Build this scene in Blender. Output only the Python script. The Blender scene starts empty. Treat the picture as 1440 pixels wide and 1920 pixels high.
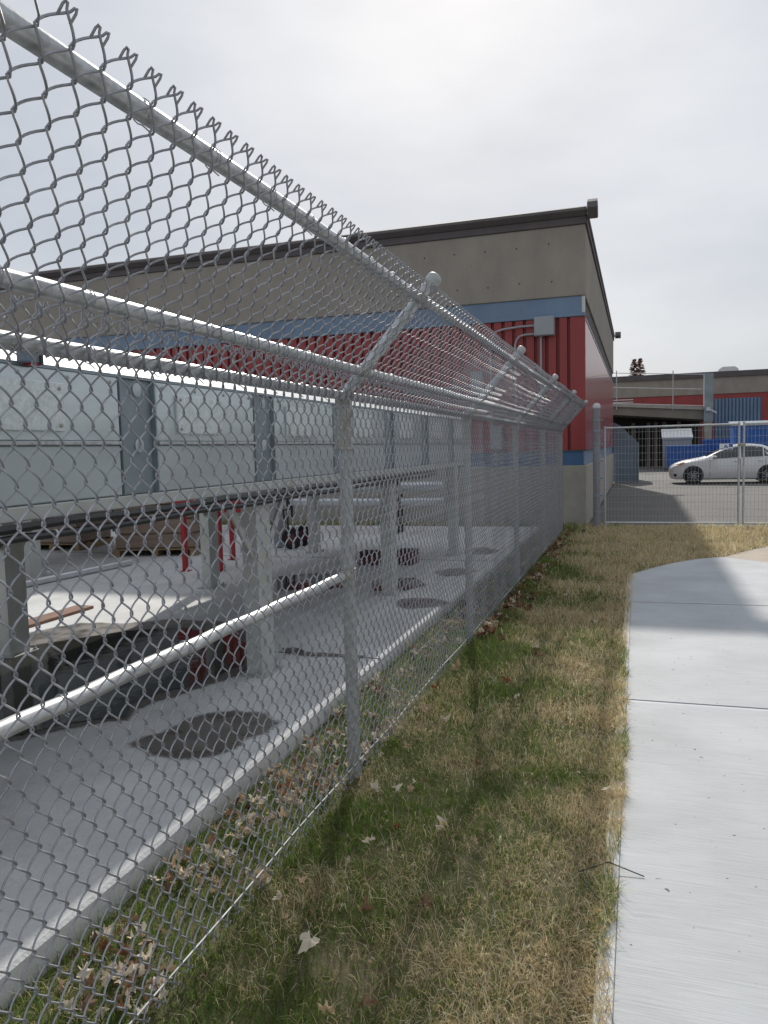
import bpy, math, random
import numpy as np
from mathutils import Vector, Matrix
random.seed(7); rng = np.random.default_rng(7)
R_ = math.radians
scene = bpy.context.scene
col = scene.collection

# ------------------------------------------------------------------ camera
F, CX, CY, H = 1443.0, 720.0, 960.0, 1.6
RM = np.array([[0.9496, -0.0009, 0.3133], [0.3121, 0.0849, -0.9462], [-0.0258, 0.9964, 0.0809]])
u_, s_, vt_ = np.linalg.svd(RM); RM = u_ @ vt_
cam_d = bpy.data.cameras.new('camera'); cam = bpy.data.objects.new('camera', cam_d); col.objects.link(cam)
cam_d.sensor_fit = 'VERTICAL'; cam_d.sensor_height = 24.0; cam_d.lens = F / 1920 * 24.0
cam_d.clip_start = 0.05; cam_d.clip_end = 2000
cam.matrix_world = Matrix.Translation((0, 0, H)) @ Matrix([list(r) for r in RM]).to_4x4()
scene.camera = cam

def ray(x, y): return RM @ np.array([x - CX, -(y - CY), -F])
def gz(x, y, z=0.0):
    r = ray(x, y); t = (z - H) / r[2]; return np.array([0, 0, H]) + t * r
def pX(x, y, X):
    r = ray(x, y); return np.array([0, 0, H]) + X / r[0] * r
def pY(x, y, Y):
    r = ray(x, y); return np.array([0, 0, H]) + Y / r[1] * r

# ------------------------------------------------------------------ sky and sun
SUN_AZ, SUN_EL = R_(-13.0), R_(34.5)
sdir = Vector((math.sin(SUN_AZ) * math.cos(SUN_EL), math.cos(SUN_AZ) * math.cos(SUN_EL), math.sin(SUN_EL)))
world = bpy.data.worlds.new('World'); scene.world = world; world.use_nodes = True
wn = world.node_tree; wn.nodes.clear(); WL = wn.links.new
def wnode(t, **k):
    n = wn.nodes.new(t)
    for a, v in k.items(): setattr(n, a, v)
    return n
w_out = wnode('ShaderNodeOutputWorld'); w_bg = wnode('ShaderNodeBackground'); w_bg.inputs[1].default_value = 0.1
w_sky = wnode('ShaderNodeTexSky', sky_type='NISHITA', sun_disc=False, sun_elevation=SUN_EL, sun_rotation=SUN_AZ, dust_density=2.0)
w_tc = wnode('ShaderNodeTexCoord')
w_map = wnode('ShaderNodeMapping'); w_map.inputs['Scale'].default_value = (1.0, 1.0, 2.6); w_map.inputs['Rotation'].default_value = (0.0, 0.25, 0.4)
w_n1 = wnode('ShaderNodeTexNoise'); w_n1.inputs['Scale'].default_value = 2.3; w_n1.inputs['Detail'].default_value = 6; w_n1.inputs['Roughness'].default_value = 0.48
w_cr = wnode('ShaderNodeValToRGB')
w_cr.color_ramp.elements[0].position = 0.34; w_cr.color_ramp.elements[0].color = (0.43, 0.465, 0.52, 1)
w_cr.color_ramp.elements[1].position = 0.64; w_cr.color_ramp.elements[1].color = (0.585, 0.61, 0.645, 1)
w_dot = wnode('ShaderNodeVectorMath', operation='DOT_PRODUCT'); w_dot.inputs[1].default_value = tuple(sdir)
w_nrm = wnode('ShaderNodeVectorMath', operation='NORMALIZE')
w_mx = wnode('ShaderNodeMath', operation='MAXIMUM'); w_mx.inputs[1].default_value = 0.0
w_pw = wnode('ShaderNodeMath', operation='POWER'); w_pw.inputs[1].default_value = 7.0
w_gl = wnode('ShaderNodeMath', operation='MULTIPLY_ADD'); w_gl.inputs[1].default_value = 1.0; w_gl.inputs[2].default_value = 7.1
w_mul = wnode('ShaderNodeVectorMath', operation='SCALE')
w_mix = wnode('ShaderNodeMix', data_type='RGBA'); w_mix.inputs[0].default_value = 0.93
WL(w_tc.outputs['Generated'], w_nrm.inputs[0]); WL(w_nrm.outputs[0], w_map.inputs['Vector']); WL(w_map.outputs[0], w_n1.inputs['Vector'])
WL(w_n1.outputs['Fac'], w_cr.inputs[0]); WL(w_nrm.outputs[0], w_dot.inputs[0]); WL(w_dot.outputs['Value'], w_mx.inputs[0])
WL(w_mx.outputs[0], w_pw.inputs[0]); WL(w_pw.outputs[0], w_gl.inputs[0]); WL(w_cr.outputs[0], w_mul.inputs[0]); WL(w_gl.outputs[0], w_mul.inputs['Scale'])
WL(w_sky.outputs[0], w_mix.inputs[6]); WL(w_mul.outputs[0], w_mix.inputs[7]); WL(w_mix.outputs[2], w_bg.inputs[0]); WL(w_bg.outputs[0], w_out.inputs[0])

sun_d = bpy.data.lights.new('sun', 'SUN'); sun_d.energy = 2.4; sun_d.angle = R_(1.3); sun_d.color = (1.0, 0.95, 0.87)
sun = bpy.data.objects.new('sun', sun_d); col.objects.link(sun)
sun.rotation_euler = (-sdir).to_track_quat('-Z', 'Y').to_euler(); sun.location = (-20, 60, 50)
vs = scene.view_settings
vs.view_transform = 'Standard'; vs.look = 'None'; vs.gamma = 1.0; vs.exposure = 0.64
try: vs.use_curve_mapping = False
except Exception: pass
scene.render.engine = 'CYCLES'
scene.cycles.use_denoising = True
scene.cycles.max_bounces = 6

# ------------------------------------------------------------------ materials
def mat(name, base, rough=0.6, metal=0.0, var=0.0, vscale=8.0, bump=0.0, bscale=40.0, stretch=None, col2=None, spec=0.5,
        detail=5.0, rvar=0.0, speck=None, coat=0.0):
    m = bpy.data.materials.new(name); m.use_nodes = True
    nt = m.node_tree; b = nt.nodes['Principled BSDF']; L = nt.links.new
    b.inputs['Roughness'].default_value = rough; b.inputs['Metallic'].default_value = metal
    b.inputs['Specular IOR Level'].default_value = spec; b.inputs['Coat Weight'].default_value = coat
    b.inputs['Base Color'].default_value = (*base, 1)
    tc = nt.nodes.new('ShaderNodeTexCoord'); vec = tc.outputs['Object']
    if stretch:
        mp = nt.nodes.new('ShaderNodeMapping'); mp.inputs['Scale'].default_value = stretch; L(vec, mp.inputs[0]); vec = mp.outputs[0]
    if var > 0 or col2:
        n = nt.nodes.new('ShaderNodeTexNoise'); n.inputs['Scale'].default_value = vscale; n.inputs['Detail'].default_value = detail; n.inputs['Roughness'].default_value = 0.62
        L(vec, n.inputs['Vector'])
        r = nt.nodes.new('ShaderNodeValToRGB'); r.color_ramp.elements[0].position = 0.32; r.color_ramp.elements[1].position = 0.70
        c2 = col2 or tuple(c * (1 - var) for c in base); c1 = base if col2 else tuple(min(1, c * (1 + var)) for c in base)
        r.color_ramp.elements[0].color = (*c2, 1); r.color_ramp.elements[1].color = (*c1, 1)
        L(n.outputs['Fac'], r.inputs[0]); out = r.outputs[0]
        if speck:
            s = nt.nodes.new('ShaderNodeTexNoise'); s.inputs['Scale'].default_value = speck[0]; s.inputs['Detail'].default_value = 2
            L(tc.outputs['Object'], s.inputs['Vector'])
            sr = nt.nodes.new('ShaderNodeValToRGB'); sr.color_ramp.elements[0].position = speck[1]; sr.color_ramp.elements[1].position = speck[1] + 0.06
            L(s.outputs['Fac'], sr.inputs[0])
            mx = nt.nodes.new('ShaderNodeMix'); mx.data_type = 'RGBA'; L(sr.outputs[0], mx.inputs[0]); L(out, mx.inputs[6]); mx.inputs[7].default_value = (*speck[2], 1); out = mx.outputs[2]
        L(out, b.inputs['Base Color'])
        if rvar:
            mr = nt.nodes.new('ShaderNodeMapRange'); mr.inputs[3].default_value = rough - rvar; mr.inputs[4].default_value = rough + rvar
            L(n.outputs['Fac'], mr.inputs[0]); L(mr.outputs[0], b.inputs['Roughness'])
    if bump > 0:
        n2 = nt.nodes.new('ShaderNodeTexNoise'); n2.inputs['Scale'].default_value = bscale; n2.inputs['Detail'].default_value = 4
        L(vec, n2.inputs['Vector'])
        bp = nt.nodes.new('ShaderNodeBump'); bp.inputs['Strength'].default_value = bump; bp.inputs['Distance'].default_value = 0.01
        L(n2.outputs['Fac'], bp.inputs['Height']); L(bp.outputs[0], b.inputs['Normal'])
    return m

M = {}
M['galv'] = mat('galvanised_steel', (0.50, 0.52, 0.53), 0.44, 0.55, var=0.28, vscale=30, rvar=0.1, bump=0.05, bscale=60)
M['galv_dull'] = mat('dull_galvanised_steel', (0.48, 0.50, 0.51), 0.55, 0.35, vscale=14, rvar=0.1, bump=0.1, bscale=60, col2=(0.38, 0.385, 0.37))
M['wire'] = mat('galvanised_wire', (0.37, 0.38, 0.41), 0.42, 0.5, var=0.25, vscale=25)
M['cast'] = mat('weathered_casting', (0.45, 0.45, 0.43), 0.6, 0.3, var=0.3, vscale=20, col2=(0.33, 0.31, 0.25))
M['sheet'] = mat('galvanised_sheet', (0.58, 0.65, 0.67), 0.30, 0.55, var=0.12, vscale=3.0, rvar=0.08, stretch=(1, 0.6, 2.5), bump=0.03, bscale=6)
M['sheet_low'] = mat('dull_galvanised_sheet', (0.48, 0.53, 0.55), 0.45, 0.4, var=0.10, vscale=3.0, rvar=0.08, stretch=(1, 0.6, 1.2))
M['pole'] = mat('dark_galvanised_pole', (0.30, 0.31, 0.34), 0.55, 0.3, vscale=6, col2=(0.20, 0.20, 0.22), stretch=(1, 1, 0.4))
M['spangle'] = mat('spangled_sheet', (0.66, 0.71, 0.72), 0.42, 0.4, var=0.16, vscale=45, detail=3, rvar=0.08)
M['sheet_dark'] = mat('dark_galvanised_channel', (0.25, 0.30, 0.325), 0.45, 0.4, var=0.12, vscale=6)
M['white_cap'] = mat('white_painted_cap', (0.70, 0.715, 0.72), 0.5, var=0.08, vscale=4)
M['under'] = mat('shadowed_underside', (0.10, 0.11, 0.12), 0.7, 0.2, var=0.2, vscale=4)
M['leg'] = mat('galvanised_column', (0.55, 0.58, 0.57), 0.5, 0.3, var=0.2, vscale=5, stretch=(1, 1, 0.5), rvar=0.08, col2=(0.44, 0.45, 0.41))
M['rubber'] = mat('black_rubber', (0.022, 0.023, 0.027), 0.42, var=0.2, vscale=20)
M['rail_bright'] = mat('bright_galvanised_pipe', (0.58, 0.59, 0.585), 0.42, 0.55, var=0.24, vscale=10, rvar=0.08, stretch=(3, 0.5, 3))
M['concrete_new'] = None
M['concrete_pad'] = mat('pad_concrete', (0.64, 0.645, 0.64), 0.75, var=0.15, vscale=2.3, detail=9, bump=0.4, bscale=60, speck=(46, 0.66, (0.50, 0.50, 0.50)))
M['concrete_wall'] = mat('wall_concrete', (0.300, 0.268, 0.228), 0.85, var=0.12, vscale=1.8, stretch=(1, 1, 0.55), bump=0.3, bscale=30, speck=(9, 0.74, (0.20, 0.18, 0.155)))
M['concrete_base'] = mat('base_concrete', (0.34, 0.32, 0.28), 0.85, var=0.12, vscale=3, bump=0.4, bscale=40, speck=(60, 0.68, (0.22, 0.2, 0.17)))
M['cap_brown'] = mat('brown_roof_metal', (0.125, 0.112, 0.112), 0.75, 0.0, var=0.12, vscale=2, spec=0.15)
M['red'] = mat('red_siding', (0.30, 0.038, 0.036), 0.42, var=0.14, vscale=1.5, stretch=(1, 1, 0.3), rvar=0.06)
M['red_shade'] = mat('shaded_red_siding', (0.20, 0.026, 0.028), 0.5, var=0.1, vscale=2)  # darker copy of the siding red, groove shade put into the colour
M['blue'] = mat('blue_band', (0.150, 0.220, 0.320), 0.5, var=0.12, vscale=1.2, rvar=0.05)
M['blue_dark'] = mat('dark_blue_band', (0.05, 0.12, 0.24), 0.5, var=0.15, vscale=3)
M['flash'] = mat('pale_flashing', (0.55, 0.56, 0.56), 0.45, 0.2, var=0.05)
M['greybox'] = mat('grey_enamel', (0.32, 0.34, 0.36), 0.5, 0.1, var=0.05, vscale=3)
M['asphalt'] = mat('asphalt', (0.135, 0.130, 0.122), 0.9, var=0.16, vscale=0.8, bump=0.5, bscale=90, speck=(160, 0.60, (0.23, 0.22, 0.21)))
M['ground'] = mat('distant_ground', (0.13, 0.125, 0.11), 0.95, var=0.2, vscale=0.1)
M['soil'] = mat('lawn_soil', (0.17, 0.135, 0.08), 0.95, var=0.3, vscale=3.0, bump=0.8, bscale=50, col2=(0.075, 0.08, 0.035))
M['wet'] = mat('wet_concrete', (0.115, 0.11, 0.105), 0.5, var=0.25, vscale=4, bump=0.12, bscale=60)
M['paint_white'] = mat('white_car_paint', (0.74, 0.75, 0.76), 0.28, coat=0.6)
M['glass'] = mat('tinted_glass', (0.035, 0.045, 0.05), 0.06, spec=0.7)
M['tyre'] = mat('tyre_rubber', (0.018, 0.018, 0.019), 0.8)
M['rim'] = mat('dark_alloy_rim', (0.28, 0.28, 0.29), 0.35, 0.7)
M['lamp'] = mat('lamp_lens', (0.55, 0.50, 0.48), 0.15, spec=0.7)
M['amber'] = mat('amber_lens', (0.55, 0.22, 0.12), 0.2)
M['bin_blue'] = mat('blue_bin_paint', (0.025, 0.125, 0.43), 0.45, var=0.2, vscale=3)
M['bin_lid'] = mat('pale_bin_lid', (0.70, 0.71, 0.70), 0.5, var=0.08)
M['steel_blue'] = mat('blue_grey_steel', (0.150, 0.195, 0.250), 0.55, var=0.12, vscale=2, bump=0.05)
M['black'] = mat('black_plastic', (0.02, 0.02, 0.022), 0.5)
M['deck'] = mat('deck_concrete', (0.20, 0.18, 0.145), 0.85, var=0.15, vscale=0.8)
M['recess_shade'] = mat('painted_recess_shade', (0.035, 0.033, 0.034), 0.9, var=0.3, vscale=1)  # near-black colour holds the shade under the deck and in tie holes
M['pillar'] = mat('pale_blue_pillar', (0.25, 0.29, 0.30), 0.8, var=0.15, vscale=2)
M['wrap'] = mat('shrink_wrapped_cartons', (0.235, 0.165, 0.125), 0.35, var=0.2, vscale=3, stretch=(1, 1, 6), bump=0.2, bscale=8)
M['wood'] = mat('pallet_wood', (0.27, 0.19, 0.11), 0.8, var=0.25, vscale=6, stretch=(1, 6, 6))
M['board'] = mat('brown_board', (0.24, 0.125, 0.085), 0.7, var=0.18, vscale=8)
M['redpaint'] = mat('red_stand_paint', (0.38, 0.018, 0.028), 0.45, var=0.12, vscale=5)
M['maroon'] = mat('maroon_paint', (0.10, 0.02, 0.024), 0.5, var=0.2)
M['pipe'] = mat('silver_pipe', (0.62, 0.64, 0.66), 0.35, 0.7, var=0.1, vscale=6)
M['trunk'] = mat('spruce_bark', (0.09, 0.06, 0.045), 0.9, var=0.3)
M['needle'] = mat('spruce_needles', (0.20, 0.15, 0.11), 0.8, var=0.4, vscale=6, col2=(0.30, 0.17, 0.13))
M['twig'] = mat('black_twig', (0.012, 0.011, 0.011), 0.6)
M['sign_w'] = mat('sign_white', (0.75, 0.77, 0.80), 0.4)
M['sign_b'] = mat('sign_blue', (0.05, 0.13, 0.38), 0.4)

# broom-finished concrete
def broom(name, base, dark):
    m = bpy.data.materials.new(name); m.use_nodes = True; nt = m.node_tree; b = nt.nodes['Principled BSDF']; L = nt.links.new
    b.inputs['Roughness'].default_value = 0.8
    tc = nt.nodes.new('ShaderNodeTexCoord')
    mp = nt.nodes.new('ShaderNodeMapping'); mp.inputs['Scale'].default_value = (1.6, 85, 1); mp.inputs['Rotation'].default_value = (0, 0, R_(2.0))
    L(tc.outputs['Object'], mp.inputs[0])
    n = nt.nodes.new('ShaderNodeTexNoise'); n.inputs['Scale'].default_value = 2.4; n.inputs['Detail'].default_value = 6; n.inputs['Roughness'].default_value = 0.7; L(mp.outputs[0], n.inputs['Vector'])
    r = nt.nodes.new('ShaderNodeValToRGB'); r.color_ramp.elements[0].position = 0.28; r.color_ramp.elements[1].position = 0.60
    r.color_ramp.elements[0].color = (*dark, 1); r.color_ramp.elements[1].color = (*base, 1); L(n.outputs['Fac'], r.inputs[0])
    n2 = nt.nodes.new('ShaderNodeTexNoise'); n2.inputs['Scale'].default_value = 1.3; n2.inputs['Detail'].default_value = 5; L(tc.outputs['Object'], n2.inputs['Vector'])
    mr = nt.nodes.new('ShaderNodeMapRange'); mr.inputs[1].default_value = 0.3; mr.inputs[2].default_value = 0.7; mr.inputs[3].default_value = 0.80; mr.inputs[4].default_value = 1.06; L(n2.outputs['Fac'], mr.inputs[0])
    sc = nt.nodes.new('ShaderNodeVectorMath'); sc.operation = 'SCALE'; L(r.outputs[0], sc.inputs[0]); L(mr.outputs[0], sc.inputs['Scale'])
    n3 = nt.nodes.new('ShaderNodeTexNoise'); n3.inputs['Scale'].default_value = 34; n3.inputs['Detail'].default_value = 1; L(tc.outputs['Object'], n3.inputs['Vector'])
    r3 = nt.nodes.new('ShaderNodeValToRGB'); r3.color_ramp.elements[0].position = 0.755; r3.color_ramp.elements[1].position = 0.80; L(n3.outputs['Fac'], r3.inputs[0])
    mx = nt.nodes.new('ShaderNodeMix'); mx.data_type = 'RGBA'; L(r3.outputs[0], mx.inputs[0]); L(sc.outputs[0], mx.inputs[6]); mx.inputs[7].default_value = (0.12, 0.11, 0.1, 1)
    L(mx.outputs[2], b.inputs['Base Color'])
    bp = nt.nodes.new('ShaderNodeBump'); bp.inputs['Strength'].default_value = 0.35; bp.inputs['Distance'].default_value = 0.004; L(n.outputs['Fac'], bp.inputs['Height']); L(bp.outputs[0], b.inputs['Normal'])
    return m
M['concrete_new'] = broom('broomed_concrete', (0.53, 0.55, 0.565), (0.375, 0.39, 0.405))
M['concrete_edge'] = mat('trowelled_edge_concrete', (0.52, 0.545, 0.57), 0.7, var=0.07, vscale=5, bump=0.08, bscale=40)
M['concrete_old'] = mat('old_tan_concrete', (0.40, 0.345, 0.28), 0.85, var=0.12, vscale=3, bump=0.4, bscale=50, speck=(50, 0.66, (0.27, 0.23, 0.19)))
M['joint'] = mat('joint_dirt', (0.09, 0.085, 0.08), 0.95, var=0.2)

def damp_mat():
    m = bpy.data.materials.new('damp_concrete'); m.use_nodes = True; nt = m.node_tree; b = nt.nodes['Principled BSDF']; L = nt.links.new
    tc = nt.nodes.new('ShaderNodeTexCoord'); n = nt.nodes.new('ShaderNodeTexNoise'); n.inputs['Scale'].default_value = 5; n.inputs['Detail'].default_value = 6; L(tc.outputs['Object'], n.inputs['Vector'])
    r = nt.nodes.new('ShaderNodeValToRGB'); r.color_ramp.elements[0].position = .3; r.color_ramp.elements[1].position = .7; r.color_ramp.elements[0].color = (.13, .118, .105, 1); r.color_ramp.elements[1].color = (.21, .192, .175, 1); L(n.outputs['Fac'], r.inputs[0]); L(r.outputs[0], b.inputs['Base Color'])
    mr = nt.nodes.new('ShaderNodeMapRange'); mr.inputs[1].default_value = .35; mr.inputs[2].default_value = .65; mr.inputs[3].default_value = .22; mr.inputs[4].default_value = .7; L(n.outputs['Fac'], mr.inputs[0]); L(mr.outputs[0], b.inputs['Roughness'])
    a = nt.nodes.new('ShaderNodeAttribute'); a.attribute_name = 'soak'; t = nt.nodes.new('ShaderNodeBsdfTransparent'); mx = nt.nodes.new('ShaderNodeMixShader')
    n2 = nt.nodes.new('ShaderNodeTexNoise'); n2.inputs['Scale'].default_value = 40; L(tc.outputs['Object'], n2.inputs['Vector'])
    ad = nt.nodes.new('ShaderNodeMath'); ad.operation = 'ADD'; L(a.outputs['Fac'], ad.inputs[0]); L(n2.outputs['Fac'], ad.inputs[1])
    m2 = nt.nodes.new('ShaderNodeMapRange'); m2.inputs[1].default_value = .55; m2.inputs[2].default_value = 1.15; m2.inputs[4].default_value = .94; L(ad.outputs[0], m2.inputs[0]); L(m2.outputs[0], mx.inputs[0])
    L(t.outputs[0], mx.inputs[1]); L(b.outputs[0], mx.inputs[2]); L(mx.outputs[0], nt.nodes['Material Output'].inputs[0]); return m
M['damp'] = damp_mat()
def water_mat():
    m = bpy.data.materials.new('standing_water'); m.use_nodes = True; nt = m.node_tree; b = nt.nodes['Principled BSDF']; L = nt.links.new
    b.inputs['Base Color'].default_value = (0.032, 0.03, 0.024, 1); b.inputs['Roughness'].default_value = 0.05; b.inputs['IOR'].default_value = 1.33
    tc = nt.nodes.new('ShaderNodeTexCoord'); n = nt.nodes.new('ShaderNodeTexNoise'); n.inputs['Scale'].default_value = 9; n.inputs['Detail'].default_value = 3; L(tc.outputs['Object'], n.inputs['Vector'])
    bp = nt.nodes.new('ShaderNodeBump'); bp.inputs['Strength'].default_value = 0.05; bp.inputs['Distance'].default_value = 0.02; L(n.outputs['Fac'], bp.inputs['Height']); L(bp.outputs[0], b.inputs['Normal'])
    return m
M['water'] = water_mat()

def leafy(name, trans, rough=0.75):
    m = bpy.data.materials.new(name); m.use_nodes = True; nt = m.node_tree; b = nt.nodes['Principled BSDF']; L = nt.links.new
    a = nt.nodes.new('ShaderNodeAttribute'); a.attribute_name = 'tint'
    b.inputs['Roughness'].default_value = rough; b.inputs['Specular IOR Level'].default_value = 0.3
    L(a.outputs['Color'], b.inputs['Base Color'])
    t = nt.nodes.new('ShaderNodeBsdfTranslucent'); L(a.outputs['Color'], t.inputs['Color'])
    mx = nt.nodes.new('ShaderNodeMixShader'); mx.inputs[0].default_value = trans
    L(b.outputs[0], mx.inputs[1]); L(t.outputs[0], mx.inputs[2]); L(mx.outputs[0], nt.nodes['Material Output'].inputs[0])
    return m
M['grass'] = leafy('grass_blades', 0.5)
M['leaf'] = leafy('dry_leaves', 0.25)

# ------------------------------------------------------------------ mesh helpers
class MB:
    def __init__(s): s.v = []; s.f = []; s.m = []
    def add(s, vs_, fs_, mi=0):
        o = len(s.v); s.v += [tuple(map(float, p)) for p in vs_]; s.f += [tuple(i + o for i in f) for f in fs_]; s.m += [mi] * len(fs_); return s
    def box(s, x0, x1, y0, y1, z0, z1, mi=0, bev=0.0):
        if x0 > x1: x0, x1 = x1, x0
        if y0 > y1: y0, y1 = y1, y0
        if z0 > z1: z0, z1 = z1, z0
        if bev <= 0:
            vs_ = [(x, y, z) for z in (z0, z1) for y in (y0, y1) for x in (x0, x1)]
            return s.add(vs_, [(0, 2, 3, 1), (4, 5, 7, 6), (0, 1, 5, 4), (2, 6, 7, 3), (0, 4, 6, 2), (1, 3, 7, 5)], mi)
        b = min(bev, (x1 - x0) * .45, (y1 - y0) * .45, (z1 - z0) * .45)
        def ring(x0, x1, y0, y1, c, z): return [(x0 + c, y0, z), (x1 - c, y0, z), (x1, y0 + c, z), (x1, y1 - c, z), (x1 - c, y1, z), (x0 + c, y1, z), (x0, y1 - c, z), (x0, y0 + c, z)]
        rs = [ring(x0 + b, x1 - b, y0 + b, y1 - b, b * .3, z0), ring(x0, x1, y0, y1, b, z0 + b), ring(x0, x1, y0, y1, b, z1 - b), ring(x0 + b, x1 - b, y0 + b, y1 - b, b * .3, z1)]
        vs_ = sum(rs, []); fs_ = [tuple(range(7, -1, -1)), tuple(range(24, 32))]
        for k in range(3):
            for i in range(8): j = (i + 1) % 8; fs_.append((k * 8 + i, k * 8 + j, k * 8 + 8 + j, k * 8 + 8 + i))
        return s.add(vs_, fs_, mi)
    def tube(s, pts, r, n=8, mi=0, cap=True):
        P = [Vector(p) for p in pts]; vs_ = []; fs_ = []
        rs = r if isinstance(r, (list, tuple)) else [r] * len(P)
        t0 = (P[1] - P[0]).normalized(); up = Vector((0, 0, 1)) if abs(t0.z) < .9 else Vector((1, 0, 0))
        nrm = (up - t0 * up.dot(t0)).normalized()
        for i, p in enumerate(P):
            t = (P[min(i + 1, len(P) - 1)] - P[max(i - 1, 0)]).normalized()
            nrm = (nrm - t * nrm.dot(t)).normalized(); bn = t.cross(nrm)
            for k in range(n):
                a = 2 * math.pi * k / n; vs_.append(p + (nrm * math.cos(a) + bn * math.sin(a)) * rs[i])
        for i in range(len(P) - 1):
            for k in range(n):
                j = (k + 1) % n; fs_.append((i * n + k, i * n + j, (i + 1) * n + j, (i + 1) * n + k))
        if cap: fs_ += [tuple(range(n - 1, -1, -1)), tuple(range((len(P) - 1) * n, len(P) * n))]
        return s.add(vs_, fs_, mi)
    def prism(s, poly, axis, a, b, mi=0):
        def mk(p, c):
            return (c, p[0], p[1]) if axis == 'x' else ((p[0], c, p[1]) if axis == 'y' else (p[0], p[1], c))
        n = len(poly); vs_ = [mk(p, a) for p in poly] + [mk(p, b) for p in poly]
        fs_ = [tuple(range(n - 1, -1, -1)), tuple(range(n, 2 * n))] + [(i, (i + 1) % n, n + (i + 1) % n, n + i) for i in range(n)]
        return s.add(vs_, fs_, mi)
    def lathe(s, c, axis, prof, n=16, mi=0):
        c = Vector(c); ax = Vector(axis).normalized(); up = Vector((0, 0, 1)) if abs(ax.z) < .9 else Vector((1, 0, 0))
        e1 = (up - ax * up.dot(ax)).normalized(); e2 = ax.cross(e1); vs_ = []; fs_ = []
        for (r, h) in prof:
            for k in range(n):
                a = 2 * math.pi * k / n; vs_.append(c + ax * h + (e1 * math.cos(a) + e2 * math.sin(a)) * r)
        for i in range(len(prof) - 1):
            for k in range(n):
                j = (k + 1) % n; fs_.append((i * n + k, i * n + j, (i + 1) * n + j, (i + 1) * n + k))
        fs_ += [tuple(range(n - 1, -1, -1)), tuple(range((len(prof) - 1) * n, len(prof) * n))]
        return s.add(vs_, fs_, mi)
    def mesh(s, name, mats, smooth=False):
        me = bpy.data.meshes.new(name); me.from_pydata(s.v, [], s.f)
        for m_ in (mats if isinstance(mats, (list, tuple)) else [mats]): me.materials.append(m_)
        if any(s.m): me.polygons.foreach_set('material_index', s.m)
        import bmesh
        bm = bmesh.new(); bm.from_mesh(me); bmesh.ops.recalc_face_normals(bm, faces=bm.faces); bm.to_mesh(me); bm.free()
        if smooth:
            me.polygons.foreach_set('use_smooth', [True] * len(me.polygons))
            try: me.set_sharp_from_angle(angle=R_(38))
            except Exception: pass
        me.update(); return me
    def build(s, name, mats, parent=None, smooth=False):
        return place(name, s.mesh(name, mats, smooth), parent)

def place(name, me, parent=None, loc=(0, 0, 0)):
    o = bpy.data.objects.new(name, me); col.objects.link(o); o.location = loc
    if parent is not None:
        o.parent = parent; o.matrix_parent_inverse = INV[parent.name]
    INV[o.name] = Matrix.Translation(-Vector(loc)) if parent is None else Matrix.Identity(4)
    if parent is not None and any(loc): INV[o.name] = Matrix.Translation(-Vector(loc))
    return o
INV = {}
def thing(name, label, cat, loc, group=None):
    o = bpy.data.objects.new(name, None); col.objects.link(o); o.location = loc; o.empty_display_size = 0.2
    INV[o.name] = Matrix.Translation(-Vector(loc)); return tag(o, label, cat, group)
def tag(o, label=None, cat=None, group=None, kind=None):
    if label: o['label'] = label
    if cat: o['category'] = cat
    if group: o['group'] = group
    if kind: o['kind'] = kind
    return o
def struct(o): o['kind'] = 'structure'; return o
def np_mesh(name, V, Fc, material, tint=None):
    me = bpy.data.meshes.new(name); V = np.ascontiguousarray(V, dtype=np.float32); Fc = np.ascontiguousarray(Fc, dtype=np.int32)
    k = Fc.shape[1]; me.vertices.add(len(V)); me.vertices.foreach_set('co', V.ravel())
    me.loops.add(Fc.size); me.loops.foreach_set('vertex_index', Fc.ravel())
    me.polygons.add(len(Fc)); me.polygons.foreach_set('loop_start', np.arange(0, Fc.size, k, dtype=np.int32))
    me.polygons.foreach_set('loop_total', np.full(len(Fc), k, dtype=np.int32))
    me.materials.append(material)
    if tint is not None:
        at = me.color_attributes.new('tint', 'FLOAT_COLOR', 'POINT')
        c = np.ones((len(V), 4), dtype=np.float32); c[:, :3] = tint; at.data.foreach_set('color', c.ravel())
    me.update(calc_edges=True); me.validate(); return me
def vnoise(x, y, sc, seed=0):
    g = np.random.default_rng(seed).random((128, 128)); x = np.asarray(x) / sc + 40; y = np.asarray(y) / sc + 40
    xi = np.floor(x).astype(int); yi = np.floor(y).astype(int); fx = x - xi; fy = y - yi
    fx = fx * fx * (3 - 2 * fx); fy = fy * fy * (3 - 2 * fy); G = lambda a, b: g[a % 128, b % 128]
    return (G(xi, yi) * (1 - fx) + G(xi + 1, yi) * fx) * (1 - fy) + (G(xi, yi + 1) * (1 - fx) + G(xi + 1, yi + 1) * fx) * fy
def flat_poly(name, pts, z, material):
    me = bpy.data.meshes.new(name); me.from_pydata([(p[0], p[1], z) for p in pts], [], [tuple(range(len(pts)))]); me.materials.append(material); me.update()
    if me.polygons[0].normal.z < 0: me.flip_normals()
    return place(name, me)

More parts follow.
